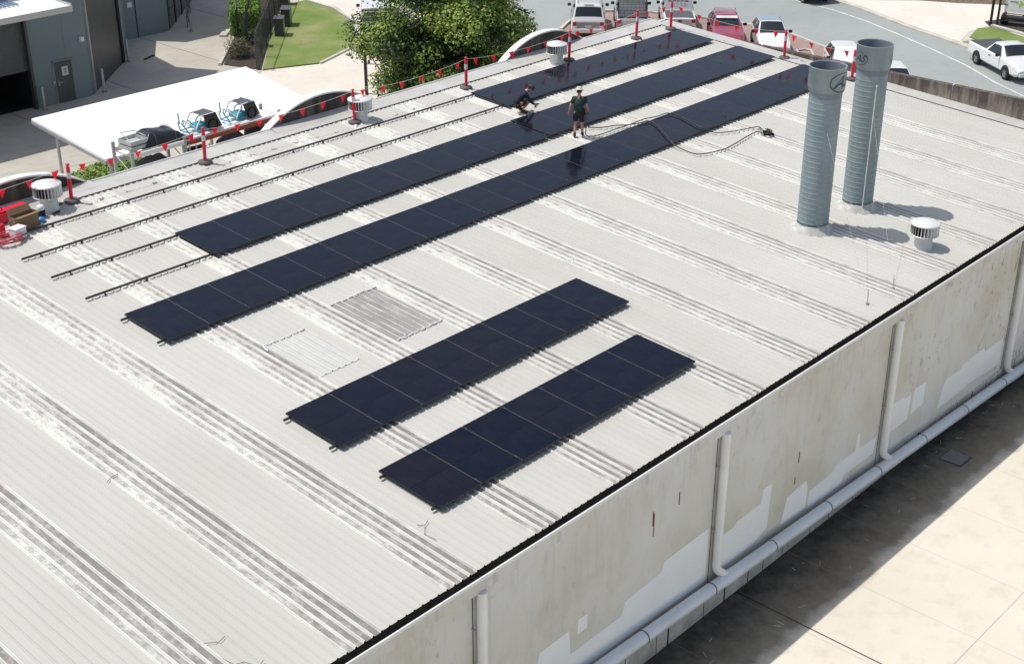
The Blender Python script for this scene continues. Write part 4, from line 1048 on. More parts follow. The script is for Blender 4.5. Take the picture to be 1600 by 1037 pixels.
    MB().box((xr-.02, 0, st[0][1]+.06), (.10, w0*1.8, .16)).obj('rear_bumper', paint if cat != 'ute' else 'black', t, bevel=.03)
    MB().box((xf+.02, 0, st[-1][1]+.04), (.10, w1*1.85, .18)).obj('front_bumper', paint, t, bevel=.03)
    MB().box((xf+.015, 0, zf-.07), (.03, w1*.9, .10)).obj('grille', 'black', t)
    MB().box((xr-.028, 0, zr_-.22), (.02, .36, .12)).obj('number_plate', 'paper', t)
    return t
wag = [(-2.40, .5, .98, 1.03, .88, .84), (-2.34, .38, 1.14, 1.20, .92, .82), (-2.06, .34, 1.16, 1.82, .945, .72), (0.45, .34, 1.14, 1.86, .945, .72), (1.12, .34, 1.12, 1.18, .945, .84), (2.12, .38, 1.02, 1.08, .93, .84), (2.40, .45, .78, .83, .86, .78)]
A40 = 40.0
def at(x, y, hd, L2, back=True):
    d = V3((math.cos(R(hd)), math.sin(R(hd)), 0)); return V3((x, y, 0))+d*L2
c1 = car('four_wheel_drive', at(43.25, 34.25, A40, 2.45), A40, wag, 'carwhite', 'white four wheel drive wagon with a flat roof rack, seen from behind', 'car', 3, (2, 3), 1, (-1.45, 1.45), .39)
m = MB()
for y in (-.60, .60): m.tube([(-1.9, y, 1.98), (.4, y, 1.98)], .02, 8)
for i in range(9): m.tube([(-1.9+i*.285, -.60, 1.98), (-1.9+i*.285, .60, 1.98)], .016, 6)
for x in (-1.6, 0): 
    for y in (-.6, .6): m.tube([(x, y, 1.84), (x, y, 1.98)], .018, 6)
m.obj('roof_rack', 'galv', c1); MB().box((-2.0, 0, 1.885), (.16, .5, .03)).obj('roof_panel', 'paper', c1)
MB().box((-2.385, 0, .82), (.03, 1.3, .34)).obj('tailgate_panel', 'carsilver', c1, bevel=.01)
pick = [(-2.52, .5, 1.00, 1.02, .88, .85), (-2.48, .42, 1.04, 1.06, .90, .86), (-.66, .40, 1.04, 1.06, .92, .88), (-.56, .40, 1.08, 1.70, .92, .70), (.50, .40, 1.08, 1.74, .92, .70), (1.18, .40, 1.06, 1.12, .92, .82), (2.2, .42, 1.0, 1.05, .92, .82), (2.52, .5, .78, .82, .86, .78)]
c2 = car('silver_ute', at(45.25, 32.75, A40, 2.55), A40, pick, 'carsilver', 'silver ute carrying a dark mesh cage on its tray, beside the white four wheel drive', 'ute', 4, (3, 4), None, (-1.5, 1.55), .37)
m = MB()
for x in (-2.40, -.66):
    m.tube([(x, -.78, 1.02), (x, -.78, 1.92), (x, .78, 1.92), (x, .78, 1.02)], .026, 8)
for y in (-.78, .78):
    for z in (1.4, 1.92): m.tube([(-2.4, y, z), (-.66, y, z)], .02, 6)
for i in range(8):
    x = -2.40+i*.248
    m.tube([(x, -.78, 1.92), (x, .78, 1.92)], .010, 5); m.tube([(x, .78, 1.05), (x, .78, 1.92)], .008, 5); m.tube([(x, -.78, 1.05), (x, -.78, 1.92)], .008, 5)
for i in range(8):
    y = -.78+i*.222; m.tube([(-2.4, y, 1.92), (-.66, y, 1.92)], .010, 5); m.tube([(-2.40, y, 1.05), (-2.40, y, 1.92)], .008, 5)
for i in range(5): m.tube([(-2.4, -.78, 1.15+i*.17), (-2.4, .78, 1.15+i*.17)], .008, 5)
m.obj('mesh_cage', 'slate', c2); MB().box((-1.5, 0, 1.10), (1.7, 1.5, .06)).obj('tray_liner', 'netgrey', c2)
MB().box((-2.53, -.05, .82), (.03, 1.2, .36)).obj('tailgate', 'paper', c2, bevel=.01)
c3 = car('white_ute', at(47.15, 30.95, A40, 2.55), A40, pick, 'carwhite', 'white ute with window bars behind its cab, right of the silver ute', 'ute', 4, (3, 4), None, (-1.5, 1.55), .37)
m = MB(); m.add([(-.60, -.60, 1.20), (-.60, .60, 1.20), (-.585, .56, 1.60), (-.585, -.56, 1.60)], [(3, 2, 1, 0)]); m.obj('rear_window', 'glass', c3)
m = MB()
for y in (-.32, -.1, .12, .34): m.tube([(-.625, y, 1.10), (-.60, y, 1.66)], .017, 6)
m.obj('window_bars', 'white', c3); MB().box((-1.58, 0, 1.075), (1.7, 1.52, .02)).obj('tray_liner', 'netgrey', c3); MB().box((-2.53, 0, .86), (.02, 1.3, .28)).obj('tailgate', 'carsilver', c3, bevel=.01); MB().box((-2.555, 0, .92), (.03, .2, .1)).obj('latch', 'black', c3)
hat_ = [(-2.08, .45, .86, .90, .80, .76), (-2.0, .34, .98, 1.03, .84, .76), (-1.55, .30, .98, 1.42, .86, .60), (-.15, .30, .95, 1.49, .86, .60), (.82, .30, .93, .99, .86, .78), (1.78, .32, .80, .86, .84, .76), (2.08, .40, .60, .64, .76, .70)]
c4 = car('maroon_wagon', at(46.5, 27.2, A40, 2.2), A40+180, [(a*1.05, b_, c_, d*1.0 if d < 1.2 else d-.04, e, g) for a, b_, c_, d, e, g in hat_], 'carred', 'faded maroon station wagon with roof racks, nose towards the warehouse', 'car', 3, (2, 3), 1, (-1.3, 1.3), .31)
m = MB()
for x in (-1.2, -.3): m.tube([(x, -.58, 1.46), (x, -.58, 1.54), (x, .58, 1.54), (x, .58, 1.46)], .022, 8)
m.obj('roof_rack', 'carred', c4)
m = MB(); m.slab([(.10, -.56, 1.455), (.10, .56, 1.455), (.28, .58, 1.355), (.28, -.58, 1.355)], .012); m.obj('sun_visor', 'paper', c4)
c5 = car('white_hatchback', at(46.9, 24.6, A40, 2.1), A40+180, hat_, 'carwhite', 'white hatchback with a blue roof, nose towards the warehouse', 'car', 3, (2, 3), 1, (-1.25, 1.3), .31, roof='carblue')
c6 = car('white_sedan', at(45.0, 18.9, A40, 2.0), A40+180, hat_, 'carwhite', 'plain white car mostly hidden behind the roof end, left of the flues', 'car', None, (2, 3), 1, (-1.25, 1.3), .31)
c7 = car('white_hatchback', at(43.1, 15.2, A40, 2.1), A40+180, hat_, 'carwhite', 'white car almost wholly hidden behind the taller flue', 'car', 3, (2, 3), 1, (-1.25, 1.3), .31)
fal = [(-2.50, .45, .90, .92, .84, .80), (-2.44, .34, .98, 1.00, .88, .84), (-.75, .30, .98, 1.00, .92, .86), (-.30, .30, .98, 1.44, .92, .64), (.45, .30, .97, 1.47, .92, .64), (1.15, .30, .96, 1.00, .92, .82), (2.2, .32, .84, .88, .90, .80), (2.50, .42, .62, .66, .82, .76)]
c8 = car('parked_ute', (53.05, 14.75, 0), -126, fal, 'carwhite', 'white ute with a dark tray cover parked across the road', 'ute', 4, (3, 4), None, (-1.42, 1.48), .33, doors=1)
MB().box((-1.58, 0, 1.008), (1.66, 1.62, .03)).obj('tray_cover', 'tonneau', c8, bevel=.01)
c9 = car('dark_car', (60.2, 31.2, 0), 66, hat_, 'cardark', 'black car just cut off by the top picture edge', 'car', 3, (2, 3), 1, (-1.25, 1.3), .31)
vn = [(-2.35, .45, 1.0, 1.05, .88, .84), (-2.32, .36, 1.1, 1.95, .92, .84), (-2.25, .34, 1.15, 2.0, .93, .80), (1.2, .34, 1.15, 2.0, .93, .80), (1.9, .36, 1.1, 1.2, .93, .84), (2.35, .45, .8, .9, .86, .78)]
c10 = car('delivery_van', at(34.9, 42.1, 48, 2.35), 48, vn, 'carwhite', 'white van half hidden by the big tree beside the lawn', 'van', 3, (2, 3), None, (-1.45, 1.5), .34)
m = MB(); m.add([(-2.365, -.74, 1.25), (-2.365, .74, 1.25), (-2.35, .70, 1.75), (-2.35, -.70, 1.75)], [(3, 2, 1, 0)]); m.obj('rear_window', 'glass', c10)
MB().box((-2.38, 0, 1.86), (.04, 1.6, .07)).obj('door_header', 'slate', c10)

# ------------------------------------------------------------------ foliage
def leafmesh(name, pts, size, mats, wts, parent, flat=.5):
    vs = []; fs = []; mi = []; sm = []
    for p, nr in pts:
        s_ = size*random.uniform(.6, 1.35)
        n_ = (V3(nr)+V3((random.gauss(0, flat), random.gauss(0, flat), random.gauss(0, flat)))).normalized()
        a = n_.cross(V3((random.gauss(0, 1), random.gauss(0, 1), random.gauss(0, 1)))).normalized(); b_ = n_.cross(a)
        o = len(vs); p = V3(p)
        vs += [p-a*s_*.5, p+b_*s_*.28+n_*s_*.05, p+a*s_*.5, p-b_*s_*.28+n_*s_*.05]; fs.append((o, o+1, o+2, o+3))
        v_ = noise.noise(p*.55)+random.gauss(0, .18)
        mi.append(0 if v_ < wts[0] else 1 if v_ < wts[1] else 2)
    me = bpy.data.meshes.new(name); me.from_pydata(vs, [], fs)
    for a in mats: me.materials.append(M[a])
    me.polygons.foreach_set('material_index', mi); me.update()
    o = bpy.data.objects.new(name, me); C.objects.link(o); o.parent = parent
    return o
def crown_pts(clumps, per, seed):
    rnd = random.Random(seed); out = []
    for c, r in clumps:
        for _ in range(int(per*r*r)):
            d = V3((rnd.gauss(0, 1), rnd.gauss(0, 1), rnd.gauss(0, 1))).normalized()
            if d.z < -.5 and rnd.random() < .6: d.z = -d.z
            k_ = r*(rnd.random()**.35)*(1+.28*noise.noise(d*2.2+V3(c)))
            out.append((V3(c)+V3((d.x*k_, d.y*k_, d.z*k_*.8)), d+V3((0, 0, .6))))
    return out
rt = random.Random(11)
TX, TY = 30.35, 32.25
t = empty('big_tree', (TX, TY, 0), 0, 'large leafy green tree beyond the roof edge, its top beyond the picture', 'tree')
m = MB(); m.tube([(0, 0, 0), (.05, .05, 1.4), (-.05, .1, 2.6), (.1, 0, 4.5), (0, .1, 6.5)], [.30, .25, .22, .16, .08], 10)
lim = []
for i in range(15):
    a = i*2.4; z0 = 1.5+i*.32; L = rt.uniform(2.2, 3.6); e = V3((math.cos(a)*L, math.sin(a)*L, z0+rt.uniform(.6, 2.2)))
    m.tube([(0, 0, z0), e*.5+V3((0, 0, z0*.5-.1)), e], [.10, .06, .02], 6); lim.append(e)
m.obj('trunk', 'bark', t)
cl = []
for e in lim: cl.append((e, rt.uniform(1.1, 1.7)))
for i in range(74):
    a = rt.uniform(0, 2*PI); el = rt.uniform(-.9, 1.3); rr = rt.uniform(2.7, 4.0)
    z = 4.3+rr*math.sin(el)*1.0
    cl.append((V3((rr*math.cos(a)*math.cos(el)*1.0, rr*math.sin(a)*math.cos(el)*1.0, max(z, .9))), rt.uniform(.65, 1.2)))
for i in range(16):
    a = i*.8; rr = .8+.12*i; cl.append((V3((rr*math.cos(a), rr*math.sin(a), 1.6+i*.35)), 1.4))
for i in range(26):
    a = rt.uniform(PI*.95, PI*1.75); rr = rt.uniform(1.5, 3.7); cl.append((V3((rr*math.cos(a), rr*math.sin(a), rt.uniform(.7, 2.2))), rt.uniform(.7, 1.1)))
for i in range(12):
    cl.append((V3((rt.uniform(-3.0, -1.0), rt.uniform(.0, 2.6), rt.uniform(.7, 3.0))), rt.uniform(.6, 1.0)))
leafmesh('crown', crown_pts(cl, 600, 3), .17, ['leafC', 'leafA', 'leafB'], (-.04, .20), t, .6)
# thin lower skirt of grey-green twigs
t2 = empty('small_tree', (28.0, 33.6, 0), 0, 'sparse yellow-green small tree at the lower left of the big tree, beside the gate', 'tree')
m = MB(); m.tube([(0, 0, 0), (.1, 0, 1.0), (0, .1, 1.9)], [.09, .07, .03], 8)
cl = []
for i in range(13):
    a = i*2.1; e = V3((math.cos(a)*rt.uniform(.6, 1.5), math.sin(a)*rt.uniform(.6, 1.7), rt.uniform(1.2, 3.3))); m.tube([(0, 0, .8), e*.6+V3((0, 0, .3)), e], [.04, .025, .01], 5); cl.append((e, rt.uniform(.4, .75)))
m.obj('trunk', 'bark', t2); leafmesh('crown', crown_pts(cl, 620, 8), .15, ['leafE', 'leafB', 'leafB'], (-.05, .2), t2, .7)
def hedge(name, c, d, rz_, label, mats, wts, dens=420, size=.11, cat='hedge', rnd_=.12):
    t = empty(name, (c[0], c[1], 0), rz_, label, cat); w, l, h = d
    m = MB(); m.box((0, 0, h*.45), (w*.86, l*.9, h*.86)); m.obj('branches', 'leafC', t)
    pts = []
    for ax, (a, b_) in ((2, (w, l)), (0, (l, h)), (1, (w, h))):
        for sg in (-1, 1):
            if ax == 2 and sg < 0: continue
            for _ in range(int(dens*a*b_)):
                u, v = random.uniform(-.5, .5)*a, random.uniform(-.5, .5)*b_; o_ = random.uniform(-.09, .04)
                if ax == 2: p = V3((u, v, h+o_)); n_ = V3((0, 0, 1))
                elif ax == 0: p = V3((sg*(w/2+o_), u, v+h/2)); n_ = V3((sg, 0, .3))
                else: p = V3((u, sg*(l/2+o_), v+h/2)); n_ = V3((0, sg, .3))
                p += V3((noise.noise(p*1.4), noise.noise(p*1.4+V3((5, 5, 5))), noise.noise(p*1.7+V3((9, 1, 2)))))*rnd_
                pts.append((p, n_))
    leafmesh('foliage', pts, size, mats, wts, t, .55); return t
hedge('box_hedge', (32.25, 50.2), (1.55, 4.3, 1.45), R(-38), 'bright green clipped box hedge inside the garden bed', ['leafD', 'leafD', 'leafB'], (-.1, .3))
hedge('yard_hedge', (11.6, 31.9), (3.6, 1.5, 1.45), R(3), 'low green hedge seen under the left end of the white canopy', ['leafD', 'leafB', 'leafA'], (0, .3))
for (x, y, r_, h, lab, mats) in ((28.2, 45.6, 1.0, 1.0, 'dull brownish shrub at the near tip of the garden bed', ['leafE', 'leafE', 'leafC']), (30.3, 47.4, .6, .9, 'small round dark shrub behind the box hedge', ['leafC', 'leafE', 'leafA']),
                               (14.3, 27.0, .8, .8, 'patch of green shrub behind the storage racks', ['leafE', 'leafD', 'leafB'])):
    t = empty('shrub', (x, y, 0), 0, lab, 'shrub')
    m = MB(); m.tube([(0, 0, 0), (0, 0, h*.5)], .04, 6); m.obj('stem', 'bark', t)
    leafmesh('foliage', crown_pts([((0, 0, h*.5), r_*.75), ((.3*r_, .1, h*.55), r_*.5), ((-.3*r_, -.2, h*.5), r_*.55), ((.1, -.4*r_, h*.45), r_*.5)], 1100, int(x*10)), .10, mats, (0, .25), t, .7)

# ------------------------------------------------------------------ blue-grey factory
FB = empty('factory', (18, 48, 0), 0, 'blue-grey metal clad factory with roller doors behind the yard', 'building')
def fobj(m, name, mat, lab=None, par=None):
    m.v = [(a-18, b_-48, c_) for a, b_, c_ in m.v]; o = m.obj(name, mat, par or FB)
    if lab: o['label'] = lab
    return o
m = MB()
m.prism([(16.22, 45.15), (18.0, 45.15), (18.0, 58), (16.22, 58)], 0, 9.4)
m.prism([(-6, 45.15), (16.22, 45.15), (16.22, 58), (-6, 58)], 4.12, 9.4)
m.prism([(-6, 45.15), (9.6, 45.15), (9.6, 58), (-6, 58)], 0, 4.12)
m.prism([(18.0, 45.14), (19.06, 45.10), (22.9, 48.62), (21.8, 50.75), (22.6, 55), (22.6, 58), (18.0, 58)], 0, 11.6)
m.prism([(22.9, 48.63), (23.7, 49.38), (26.2, 52.88), (26.2, 60), (22.62, 60), (22.62, 54.9), (21.82, 50.75)], 0, 3.6)
m.prism([(26.2, 52.92), (28.92, 52.92), (37.5, 61.4), (37.5, 70), (26.2, 70)], 0, 7.4)
fobj(m, 'wall', 'bluebldg')
fobj(MB().prism([(9.62, 50), (16.2, 50), (16.2, 50.2), (9.62, 50.2)], 0.01, 4.1), 'interior_shade_panel', 'void')  # near-black panel, paints the unlit depth behind the half open door
m = MB(); m.prism([(9.62, 45.34), (16.2, 45.34), (16.2, 45.38), (9.62, 45.38)], 1.8, 4.1)
for i in range(24): m.prism([(9.62, 45.325), (16.2, 45.325), (16.2, 45.345), (9.62, 45.345)], 1.83+i*.095, 1.87+i*.095)
fobj(MB().prism([(16.16, 45.45), (16.20, 45.45), (16.20, 50), (16.16, 50)], 0.02, 4.1), 'interior_shade_panel', 'void'); fobj(MB().prism([(9.62, 45.5), (16.16, 45.5), (16.16, 50), (9.62, 50)], 0.012, 0.03), 'interior_shade_floor', 'void')  # near-black side and floor added so the opening looks unlit
sh1 = fobj(m, 'roller_door', 'shutter', 'half open roller door')
m = MB(); m.prism([(16.1, 45.05), (16.22, 45.05), (16.22, 45.3), (16.1, 45.3)], 0, 4.15); fobj(m, 'door_frame', 'slate')
m = MB(); m.prism([(17.34, 45.11), (18.22, 45.11), (18.22, 45.145), (17.34, 45.145)], 0.02, 1.94); dd = fobj(m, 'door', 'door', 'dark grey personnel door')
m = MB(); m.prism([(17.24, 45.06), (18.34, 45.06), (18.34, 45.148), (17.24, 45.148)], 1.97, 2.03); m.prism([(17.26, 45.12), (17.33, 45.12), (17.33, 45.148), (17.26, 45.148)], 0, 1.97); m.prism([(18.23, 45.12), (18.29, 45.12), (18.29, 45.148), (18.23, 45.148)], 0, 1.97); fobj(m, 'door_frame', 'bluebldg')
fobj(MB().prism([(17.68, 45.10), (18.0, 45.10), (18.0, 45.108), (17.68, 45.108)], 1.28, 1.70), 'door_notice', 'paper')
m = MB()
for i in range(5): m.prism([(17.78, 45.094), (17.91, 45.094), (17.91, 45.099), (17.78, 45.099)], 1.36+i*.055, 1.385+i*.055)
fobj(m, 'notice_print', 'netgrey')
m = MB(); m.box((17.43, 45.07, .98), (.05, .06, .22)); m.tube([(17.43, 45.05, 1.0), (17.43, 45.0, 1.0), (17.58, 45.0, 1.0)], .015, 8); m.box((17.2, 45.1, 1.05), (.1, .06, .14)); fobj(m, 'door_handle', 'galv')
m = MB(); m.box((18.86, 45.0, 2.82), (.16, .2, .2)); fobj(m, 'wall_lamp', 'white')
# awning over the roller door
m = MB(); m.slab([(4, 41.45, 5.26), (16.5, 41.45, 5.26), (16.5, 45.14, 5.42), (4, 45.14, 5.42)], .07); fobj(m, 'awning', 'canopy')
m = MB(); m.prism([(4, 41.40), (16.55, 41.40), (16.55, 41.44), (4, 41.44)], 5.10, 5.36); m.prism([(16.51, 41.44), (16.55, 41.44), (16.55, 45.14), (16.51, 45.14)], 5.10, 5.44); fobj(m, 'awning_fascia', 'flash')
m = MB()
for i in range(40): m.box((7.0+i*.2, 43.9, 5.475), (.06, 2.2, .05))
fobj(m, 'awning_ribs', 'carblue')
# diagonal wall: big dark sliding door
def onl(p, q, u, off=0):
    d = V3((q[0]-p[0], q[1]-p[1], 0)); L = d.length; d.normalize(); nn = V3((d.y, -d.x, 0)); return (p[0]+d.x*u*L+nn.x*off, p[1]+d.y*u*L+nn.y*off)
def wpan(p, q, u0, u1, z0, z1, o0, o1, name, mat, lab=None):
    a, b_, c_, d = onl(p, q, u0, o1), onl(p, q, u1, o1), onl(p, q, u1, o0), onl(p, q, u0, o0)
    return fobj(MB().prism([a, b_, c_, d], z0, z1), name, mat, lab)
P1, P2, P3, P4, P5 = (19.06, 45.10), (23.7, 49.38), (26.2, 52.88), (28.92, 52.92), (37.5, 61.4)
wpan(P1, P2, .10, .90, .02, 5.2, .003, .05, 'sliding_door', 'slate', 'tall dark sliding door in the angled wall')
wpan(P1, P2, .905, .96, 0, 3.5, .003, .12, 'door_track', 'void'); wpan(P1, P2, 0.07, .098, 0, 5.3, .003, .10, 'door_track', 'galv')
wpan(P1, P2, 0.05, 0.95, 0, .03, .055, .30, 'concrete_step', 'yard')
m = MB(); m.prism([(26.9, 52.90), (26.95, 52.90), (26.95, 52.918), (26.9, 52.918)], 0, 7.3); fobj(m, 'wall_joint', 'void')
m = MB(); m.prism([(26.42, 52.88), (26.72, 52.88), (26.72, 52.915), (26.42, 52.915)], 1.72, 2.0); fobj(m, 'wall_sign', 'paper')
for i in range(6):
    wpan(P4, P5, .02+i*.16, .165+i*.16, .1, 3.2, .003, .04, 'window', 'glass'); wpan(P4, P5, .167+i*.16, .178+i*.16, 0, 3.25, .003, .07, 'window_frame', 'void')
def bollard(x, y, h, lab):
    t = empty('bollard', (x, y, 0), 0, lab, 'bollard', 'steel bollards beside the factory doors')
    MB().lathe([(.065, 0), (.065, h-.02), (.05, h), (0, h)], 16).obj('post', 'galv', t); MB().lathe([(.13, 0), (.13, .015), (.0, .015)], 16).obj('base_plate', 'rubber', t)
bollard(16.35, 44.75, 1.1, 'steel bollard between the roller door and the grey door'); bollard(19.85, 45.25, 1.15, 'steel bollard at the building corner right of the grey door'); bollard(23.75, 49.1, 1.15, 'steel bollard at the far side of the angled sliding door'); bollard(29.75, 51.95, .95, 'farthest bollard, by the dark glazed wall')
m = MB(); m.box((24.9, 48.9, .035), (.9, .12, .06), Matrix.Rotation(.4, 3, 'Z')); tag(m.obj('wheel_stop', 'black'), 'black bar lying on the ground right of the sliding door', 'bar')
m = MB(); m.prism([(30.0, 49.7), (31.0, 50.6), (31.25, 50.3), (30.25, 49.4)], 0.0, .13); tag(m.obj('concrete_ramp', 'kerb'), 'pale concrete block at the yard end of the box hedge', 'block')
# ramp handrails
t = empty('handrail', (31.2, 54.2, 0), R(52), 'low steel handrail on the shaded path beside the glazed wall', 'railing')
m = MB()
for i in range(4): m.tube([(i*1.2-1.8, 0, 0), (i*1.2-1.8, 0, 1.0)], .022, 8)
m.obj('rail_post', 'slate', t); m = MB()
for z in (.5, 1.0): m.tube([(-1.8, 0, z), (1.8, 0, z)], .022, 8)
m.obj('top_rail', 'slate', t)

# ------------------------------------------------------------------ white canopy
CN = empty('white_canopy', (12.5, 27.6, 0), 0, 'large flat white canopy roof on posts over the yard', 'canopy')
m = MB(); cz = 4.5; q4 = [(7.56, 24.95), (16.1, 24.45), (17.48, 30.5), (8.18, 30.62)]
m.prism([(a-12.5, b_-27.6) for a, b_ in q4], cz-.07, cz); m.obj('canopy_roof', 'canopy', CN)
m = MB()
for i in range(4):
    a, b_ = q4[i], q4[(i+1) % 4]; m.slab([(a[0]-12.5, a[1]-27.6, cz-.19), (b_[0]-12.5, b_[1]-27.6, cz-.19), (b_[0]-12.5, b_[1]-27.6, cz-.075), (a[0]-12.5, a[1]-27.6, cz-.075)], .03)
m.obj('canopy_edge', 'galv', CN)
for x, y in ((8.05, 28.8), (7.9, 25.3), (11.8, 25.1), (15.8, 24.8), (16.9, 30.0), (12.5, 30.2)):
    MB().tube([(x-12.5, y-27.6, 0), (x-12.5, y-27.6, cz-.08)], .055, 8).obj('post', 'galv', CN)
m = MB()
for y in (25.5, 27.5, 29.5): m.box((.0, y-27.6, cz-.14), (8.3, .06, .12))
m.obj('purlin', 'galv', CN)

# ------------------------------------------------------------------ storage racks with their loads
def rack():
    t = empty('storage_rack', (6.9, 22.3, 0), 0, 'tall grey steel storage rack with white and rust red beams behind the roof edge', 'rack')
    for i, x in enumerate((0, 1.95, 5.75)):
        m = MB(); h = 5.62 if i == 0 else 5.55
        for y in (0, 1.0): m.box((x, y, h/2), (.09, .08, h))
        z = .3; k = 0
        while z < 5.2:
            a, b_ = (0, 1.0) if k % 2 == 0 else (1.0, 0); m.tube([(x, a, z), (x, b_, z+.55)], .018, 5); z += .55; k += 1
        m.tube([(x, 0, 5.35), (x, 1, 5.35)], .02, 5); m.obj('upright_frame', 'galv', t)
    for x0, x1, mt in ((.05, 1.9, 'white'), (2.0, 5.7, 'rackred')):
        for z in (4.42, 5.36) if mt == 'white' else (4.40, 5.30):
            for y in (-.02, 1.02):
                MB().box(((x0+x1)/2, y, z), (x1-x0, .05, .14)).obj('beam', mt, t)
    m = MB()
    for i in range(4): m.box((.3+i*.42, .5, 5.40), (.10, 1.0, .03))
    m.obj('deck_slat', 'galv', t)
    m = MB()
    for z in (4.49, 5.385): m.box((3.85, .5, z), (3.6, .9, .03))
    m.box((1.0, .5, 4.51), (1.8, .9, .03)); m.obj('shelf_board', 'white', t)
    return t
rack()
def bars(m, L, r=.02):
    for a, b_ in L: m.tube([a, b_], r, 6)
    return m
t = empty('crate_stack', (7.35, 22.85, 5.42), R(4), 'stack of pale grey plastic crates on top of the rack at its left end', 'crates')
for k in range(2):
    m = MB(); z = k*.17
    for sx_, sy_ in ((.32, 0), (-.32, 0)): m.box((sx_, 0, z+.08), (.02, .66, .13))
    for sy_ in (.33, -.33): m.box((0, sy_, z+.08), (.64, .02, .13))
    m.box((0, 0, z+.02), (.62, .64, .012)); m.obj('crate', 'crate', t)
m = MB(); m.tube([(-.3, -.2, .36), (-.25, .25, .5), (.3, .3, .42), (.3, -.25, .36)], .014, 6); m.obj('wire_handle', 'galv', t)
t = empty('tarp_bundle', (8.30, 22.9, 5.42), R(-4), 'shiny black tarpaulin bundle tied down on top of the rack', 'bundle')
m = MB(); nx, ny = 22, 14; vs = []
for j in range(ny+1):
    for i in range(nx+1):
        u, v = i/nx*2-1, j/ny*2-1; e = max(abs(u), abs(v)); z = .34*(1-e**5)*(1-.22*u)+.03
        p = V3((u*.72, v*.50, z)); z += noise.noise(V3((u*2.4, v*2.1, 1)))*.07+noise.noise(V3((u*6, v*5, 4)))*.035
        vs.append((p.x*(1+.04*noise.noise(V3((u*3, v*3, 8)))), p.y, max(z, .0)))
m.add(vs, [(j*(nx+1)+i, j*(nx+1)+i+1, (j+1)*(nx+1)+i+1, (j+1)*(nx+1)+i) for j in range(ny) for i in range(nx)], True)
m.obj('tarpaulin', 'tarp', t); m = MB()
for x in (-.35, .35): m.tube([(x, -.52, .02), (x, -.45, .32), (x, 0, .44), (x, .45, .34), (x, .52, .02)], .010, 5)
m.obj('tie_strap', 'netgrey', t); MB().box((0, 0, .015), (1.7, 1.0, .03)).obj('pallet', 'netgrey', t)
def trike(x, y, z, rz_, lab):
    t = empty('cargo_trike', (x, y, z), rz_, lab, 'cargo bike', 'turquoise and white trikes on the rack')
    bars(MB(), [((-.75, -.25, .12), (.2, -.3, .12)), ((-.75, .25, .12), (.2, .3, .12)), ((-.75, -.25, .12), (-.75, .25, .12)), ((.2, -.3, .12), (.2, .3, .12)), ((-.75, -.25, .12), (-.95, -.1, .55)), ((-.75, .25, .12), (-.95, .1, .55)), ((-.95, 0, .5), (-.98, 0, .95)), ((-.3, -.28, .12), (-.55, 0, .55))], .024).obj('frame', 'teal', t)
    t.scale = (.84, .84, .80)
    m = bars(MB(), [((-.5, -.34, .15), (-.15, -.34, .68)), ((-.5, .34, .15), (-.15, .34, .68)), ((-.15, -.34, .68), (.5, -.34, .68)), ((-.15, .34, .68), (.5, .34, .68)), ((.5, -.34, .68), (.75, -.34, .05)), ((.5, .34, .68), (.75, .34, .05)), ((-.5, -.34, .3), (-.8, .0, .62)), ((-.5, .34, .3), (-.8, .0, .62))], .03); m.obj('hood_bow', 'white', t)
    m = MB(); nx, ny = 10, 8; vs = []
    for j in range(ny+1):
        for i in range(nx+1):
            u, v = i/nx, j/ny; vs.append((-.12+u*.64, -.36+v*.72, .70+.03*noise.noise(V3((u*4, v*4, x)))-.03*math.sin(PI*u)*math.sin(PI*v)))
    m.add(vs, [(j*(nx+1)+i, j*(nx+1)+i+1, (j+1)*(nx+1)+i+1, (j+1)*(nx+1)+i) for j in range(ny) for i in range(nx)], True); m.obj('hood', 'netgrey', t)
    m = MB(); m.slab([(.52, -.36, .69), (.52, .36, .69), (.80, .36, .06), (.80, -.36, .06)], .015); m.slab([(-.1, -.37, .69), (.52, -.37, .69), (.78, -.37, .06), (.1, -.37, .06)], .012); m.obj('side_curtain', 'tarp', t)
    MB().box((-.05, 0, .22), (.55, .5, .18)).obj('seat', 'teal', t, bevel=.03)
    for yy in (-.39, .39):
        pts = [(.35+.22*math.cos(a*PI/8), yy, .22+.22*math.sin(a*PI/8)) for a in range(17)]; MB().tube(pts, .022, 6, cap=False).obj('wheel', 'tyre', t)
trike(9.85, 22.85, 5.40, R(4), 'turquoise trike with a grey hood on the rack, nearer the black bundle'); trike(11.45, 22.9, 5.40, R(8), 'turquoise trike with a tall black curtain on the rack, nearer the arched parapet')
